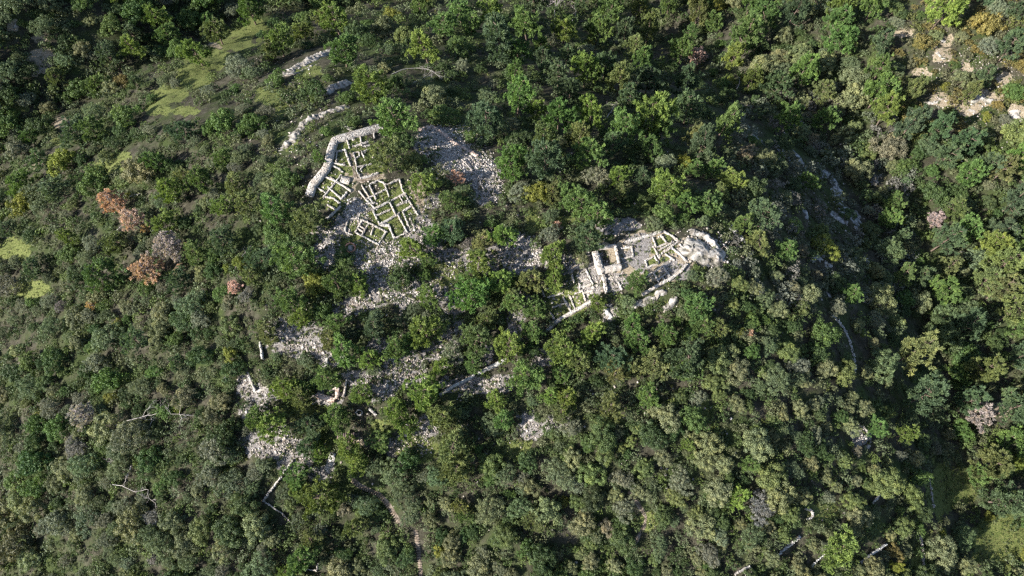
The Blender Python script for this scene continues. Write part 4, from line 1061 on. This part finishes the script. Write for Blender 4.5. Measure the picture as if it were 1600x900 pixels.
# ------------------------------------------------------------------ fallen and bare trees
def bare_tree(name, label, main, r0, side=8, spread=1.0, lift=0.5, mat=None, seed=0):
    g = np.random.default_rng(seed + 5000)
    px = [q[0] for q in main]; py = [q[1] for q in main]
    P = unproject(px, py, lift); P[:, 2] += lift
    mat = mat or M_DEAD
    r0 *= 0.72
    e = bpy.data.objects.new(name, None); COL.objects.link(e); e.location = P[0] - np.array([0, 0, lift])
    tag(e, label, "fallen tree", "dead and leafless trees")
    base = np.array(e.location)
    b = Build()
    n = 12
    s = np.linspace(0, len(P) - 1, n)
    Q = np.stack([np.interp(s, np.arange(len(P)), P[:, k]) for k in range(3)], 1)
    Q[1:-1] += g.normal(0, 0.12, (n - 2, 3))
    tube(b, Q - base, r0 * np.linspace(1, 0.3, n), 6, 0.6)
    o = add_obj("trunk", b.mesh("trunk", [mat], True), e)
    b = Build()
    L = np.linalg.norm(Q[-1] - Q[0])
    def br(p, d, ln, r, lev):
        pts = [p]
        for k in range(4):
            d = unit(d + g.normal(0, 0.22, 3)); pts.append(pts[-1] + d * ln / 4)
        tube(b, np.array(pts) - base, np.linspace(r, r * 0.35, 5), 4, 0.6)
        if lev > 0:
            for k in range(3):
                q = pts[int(g.integers(1, 5))]
                br(q, unit(d + g.normal(0, 0.7, 3)), ln * 0.55, r * 0.5, lev - 1)
    for k in range(side):
        i = int(g.integers(int(n * 0.35), n))
        t = unit(Q[min(i + 1, n - 1)] - Q[i - 1])
        dd = unit(t * 0.8 + g.normal(0, 0.6, 3) * np.array([1, 1, 0.5]) + np.array([0, 0, 0.1]))
        br(Q[i], dd, L * 0.28 * spread * g.uniform(0.6, 1.2), r0 * 0.5, 2)
    add_obj("branches", b.mesh("branches", [mat], True), e)
    return e
bare_tree("fallen_tree", "fallen bare trunk lying across the scree beside the ridge wall", [(721, 249), (731, 259), (741, 270), (749, 276), (752, 288), (756, 303), (762, 318)], 0.22, 10, 0.7, 0.7, seed=1)
bare_tree("fallen_tree", "bowed bare branches arching above the walled ruin", [(612, 116), (632, 108), (655, 105), (675, 110), (684, 118)], 0.16, 9, 0.8, 2.5, seed=2)
bare_tree("fallen_tree", "straight bare limbs crossing under the bowed branches", [(646, 129), (665, 121), (680, 114)], 0.12, 4, 0.6, 2.2, seed=3)
bare_tree("fallen_tree", "bleached fallen limbs on the lower left slope", [(180, 665), (205, 655), (226, 650), (245, 646), (280, 647)], 0.2, 9, 0.8, 2.5, seed=4)
bare_tree("fallen_tree", "small bleached limb below the bleached fallen limbs", [(232, 672), (237, 660), (241, 650)], 0.14, 4, 0.8, 2.3, seed=5)
bare_tree("fallen_tree", "fallen pinkish-white trunk above the zigzag white branches, lower left", [(205, 728), (199, 742), (194, 757)], 0.22, 4, 0.5, 2.3, seed=6)
bare_tree("fallen_tree", "zigzag fallen white branches at lower left", [(176, 757), (192, 759), (214, 768), (233, 762), (231, 778), (243, 786)], 0.15, 7, 0.5, 2.4, seed=7)
bare_tree("fallen_tree", "pale curled dead twigs above the zigzag white branches", [(186, 732), (180, 722), (172, 718)], 0.1, 9, 1.2, 2.4, M_TWIG, seed=8)
bare_tree("fallen_tree", "slanting pale trunk on the left slope beside a green clearing", [(365, 425), (373, 408), (384, 392), (388, 384)], 0.16, 3, 0.5, 1.5, seed=9)
bare_tree("fallen_tree", "short white log between the two upper dead pines", [(182, 362), (188, 355), (192, 350)], 0.25, 2, 0.5, 2.5, seed=10)
bare_tree("fallen_tree", "thin white log above the rust-orange dead pines", [(203, 307), (212, 304), (219, 302)], 0.15, 2, 0.4, 2.5, seed=11)
bare_tree("fallen_tree", "leafless forked tree in the shaded valley at right", [(1472, 328), (1467, 316), (1464, 304), (1462, 292)], 0.16, 12, 1.0, 2.0, M_TWIG, seed=12)
bare_tree("fallen_tree", "pale forked trunk among dark pines at upper right", [(1151, 139), (1156, 130), (1155, 120), (1163, 125)], 0.2, 6, 0.9, 4.0, seed=13)
bare_tree("fallen_tree", "tall leafless tree at the top edge middle", [(866, 28), (867, 16), (868, 2), (870, -8)], 0.18, 14, 0.9, 4.0, M_TWIG, seed=14)
bare_tree("fallen_tree", "pale standing trunk beside the tall leafless tree at top", [(894, 34), (899, 22), (903, 10)], 0.18, 4, 0.5, 4.0, seed=15)
bare_tree("fallen_tree", "slanting dead trunk in the dark gap of the upper pines", [(948, 184), (956, 172), (965, 158)], 0.16, 8, 0.7, 3.0, M_TWIG, seed=16)
bare_tree("fallen_tree", "heap of grey fallen branches on the upper right slope", [(1140, 162), (1155, 164), (1172, 166)], 0.14, 14, 0.8, 1.0, M_TWIG, seed=17)
bare_tree("fallen_tree", "curving white dead branch on the shaded right slope", [(1210, 252), (1218, 248), (1226, 254)], 0.14, 4, 0.7, 2.0, seed=18)
bare_tree("fallen_tree", "grey twiggy heap among the grey outcrops", [(1362, 290), (1368, 282), (1376, 275)], 0.12, 8, 0.9, 1.6, seed=19)
bare_tree("fallen_tree", "thin horizontal dead stem between dark right-hand pines", [(1500, 393), (1512, 395), (1524, 396)], 0.12, 2, 0.3, 3.0, seed=20)
bare_tree("fallen_tree", "purplish slanting trunk of the leafless tree at right", [(1520, 638), (1528, 652), (1534, 664)], 0.16, 8, 0.8, 4.0, M_TWIG, seed=21)

# ------------------------------------------------------------------ stepped path, dirt path, plank shelter
def path_strip(name, pts, wpx, mat, lift=0.06):
    px = np.array([q[0] for q in pts], float); py = np.array([q[1] for q in pts], float)
    P = unproject(px, py); w = wpx * depth_at(P).mean() / FPX
    Q, s = resample(P[:, :2], 0.6)
    T = np.gradient(Q, axis=0); T /= np.linalg.norm(T, axis=1)[:, None] + 1e-9
    Nn = np.stack([-T[:, 1], T[:, 0]], 1)
    v = np.linspace(-1, 1, 6)
    ww = w / 2 * (0.8 + 0.5 * vnoise(s / 2.0, 0 * s, 5))
    XY = Q[:, None, :] + Nn[:, None, :] * (ww[:, None] * v[None])[:, :, None]
    Zp = terrain(XY[..., 0], XY[..., 1]) + lift - 0.14 * np.abs(v)[None] ** 4
    n = len(Q); I = np.arange(n * 6).reshape(n, 6)
    F = np.stack([I[:-1, :-1].ravel(), I[1:, :-1].ravel(), I[1:, 1:].ravel(), I[:-1, 1:].ravel()], 1)
    o = add_obj(name, make_mesh(name, np.concatenate([XY, Zp[..., None]], -1).reshape(-1, 3), F, rng.random(n * 6), [mat], True))
    return tag(o, kind="structure"), Q, T, Nn, w
def steps(o, Q, T, Nn, w, every, mat, hgt=0.2):
    me = make_mesh("step", box((0, 0), (0.11, 0), (0, 0.5), -0.3, hgt, 0.95), BOXF, np.full(8, 0.6), [mat])
    for i in range(1, len(Q) - 1, every):
        s = add_obj("step", me, o)
        s.location = (Q[i][0], Q[i][1], float(terrain(Q[i][0], Q[i][1])))
        s.rotation_euler = (0, 0, math.atan2(T[i][1], T[i][0])); s.scale = (1, w * 0.95, 1)
M_DIRT = stone_material("trodden_earth", (0.06, 0.048, 0.035), (0.115, 0.094, 0.073), (0.20, 0.17, 0.14), 1.2, 0.4)
a = path_strip("stepped_path", [(545, 742), (553, 752), (562, 759), (578, 766), (592, 773), (602, 783), (610, 794), (618, 806), (626, 820)], 9, M_DIRT); steps(*a, 1, M_STEP)
tag(a[0], "brown timber-stepped path curving down through shrubs below centre left")
a = path_strip("stepped_path", [(649, 828), (652, 845), (654, 862), (656, 880), (658, 906)], 8, M_DIRT); steps(*a, 1, M_STEP)
a = path_strip("stone_ramp", [(521, 708), (517, 720), (511, 738)], 9, M_WALLGREY, 0.3); steps(*a, 1, M_WALLGREY, 0.4)
path_strip("dirt_path", [(982, 768), (992, 780), (1003, 797), (1009, 808), (1008, 818), (1002, 830), (994, 845), (986, 858)], 7, M_DIRT)
path_strip("alley", [(548, 236), (551, 250), (553, 266), (556, 278), (566, 284), (578, 279), (592, 273)], 7, M_DIRT, 0.08)
path_strip("trodden_track", [(641, 285), (648, 300), (656, 318), (662, 335)], 7, M_DIRT, 0.05)

base = unproject([543], [683], 2.0)[0]
e = bpy.data.objects.new("plank_shelter", None); COL.objects.link(e); e.location = base
tag(e, "dark brown plank roof of a small broken shelter among pines below centre left", "shelter")
pl = Build(); pl.add(box((0, 0), (0.24, 0), (0, 1.15), 0, 0.06), BOXF, 0.5)
pme = pl.mesh("plank", [M_PLANK])
for k in range(13):
    o = add_obj("plank", pme, e)
    x = (k - 5) * 0.5
    o.location = (x, 0.12 * math.sin(k * 1.7), 1.9 - (0.12 * k if k > 8 else 0) - 0.02 * (k % 2))
    o.rotation_euler = (0.12, 0.0 if k < 9 else 0.3, rng.normal(-0.12, 0.04 if k < 9 else 0.25))
pb = Build(); pb.add(box((0, 0), (0.07, 0), (0, 0.07), -0.4, 1.9), BOXF, 0.5); post = pb.mesh("post", [M_STEP])
for x, y in ((-2.3, -0.9), (-2.3, 0.9), (1.6, -0.9), (1.6, 0.9)):
    o = add_obj("post", post, e); o.location = (x, y, 0)
pb = Build(); pb.add(box((0, 0), (2.4, 0), (0, 0.06), 1.78, 1.89), BOXF, 0.5); beam = pb.mesh("beam", [M_STEP])
for y in (-0.9, 0.9):
    o = add_obj("beam", beam, e); o.location = (0, y, 0)
print("trees", len(records), count, "scrub", len(sx), "tris scrub", len(VV) // 3)
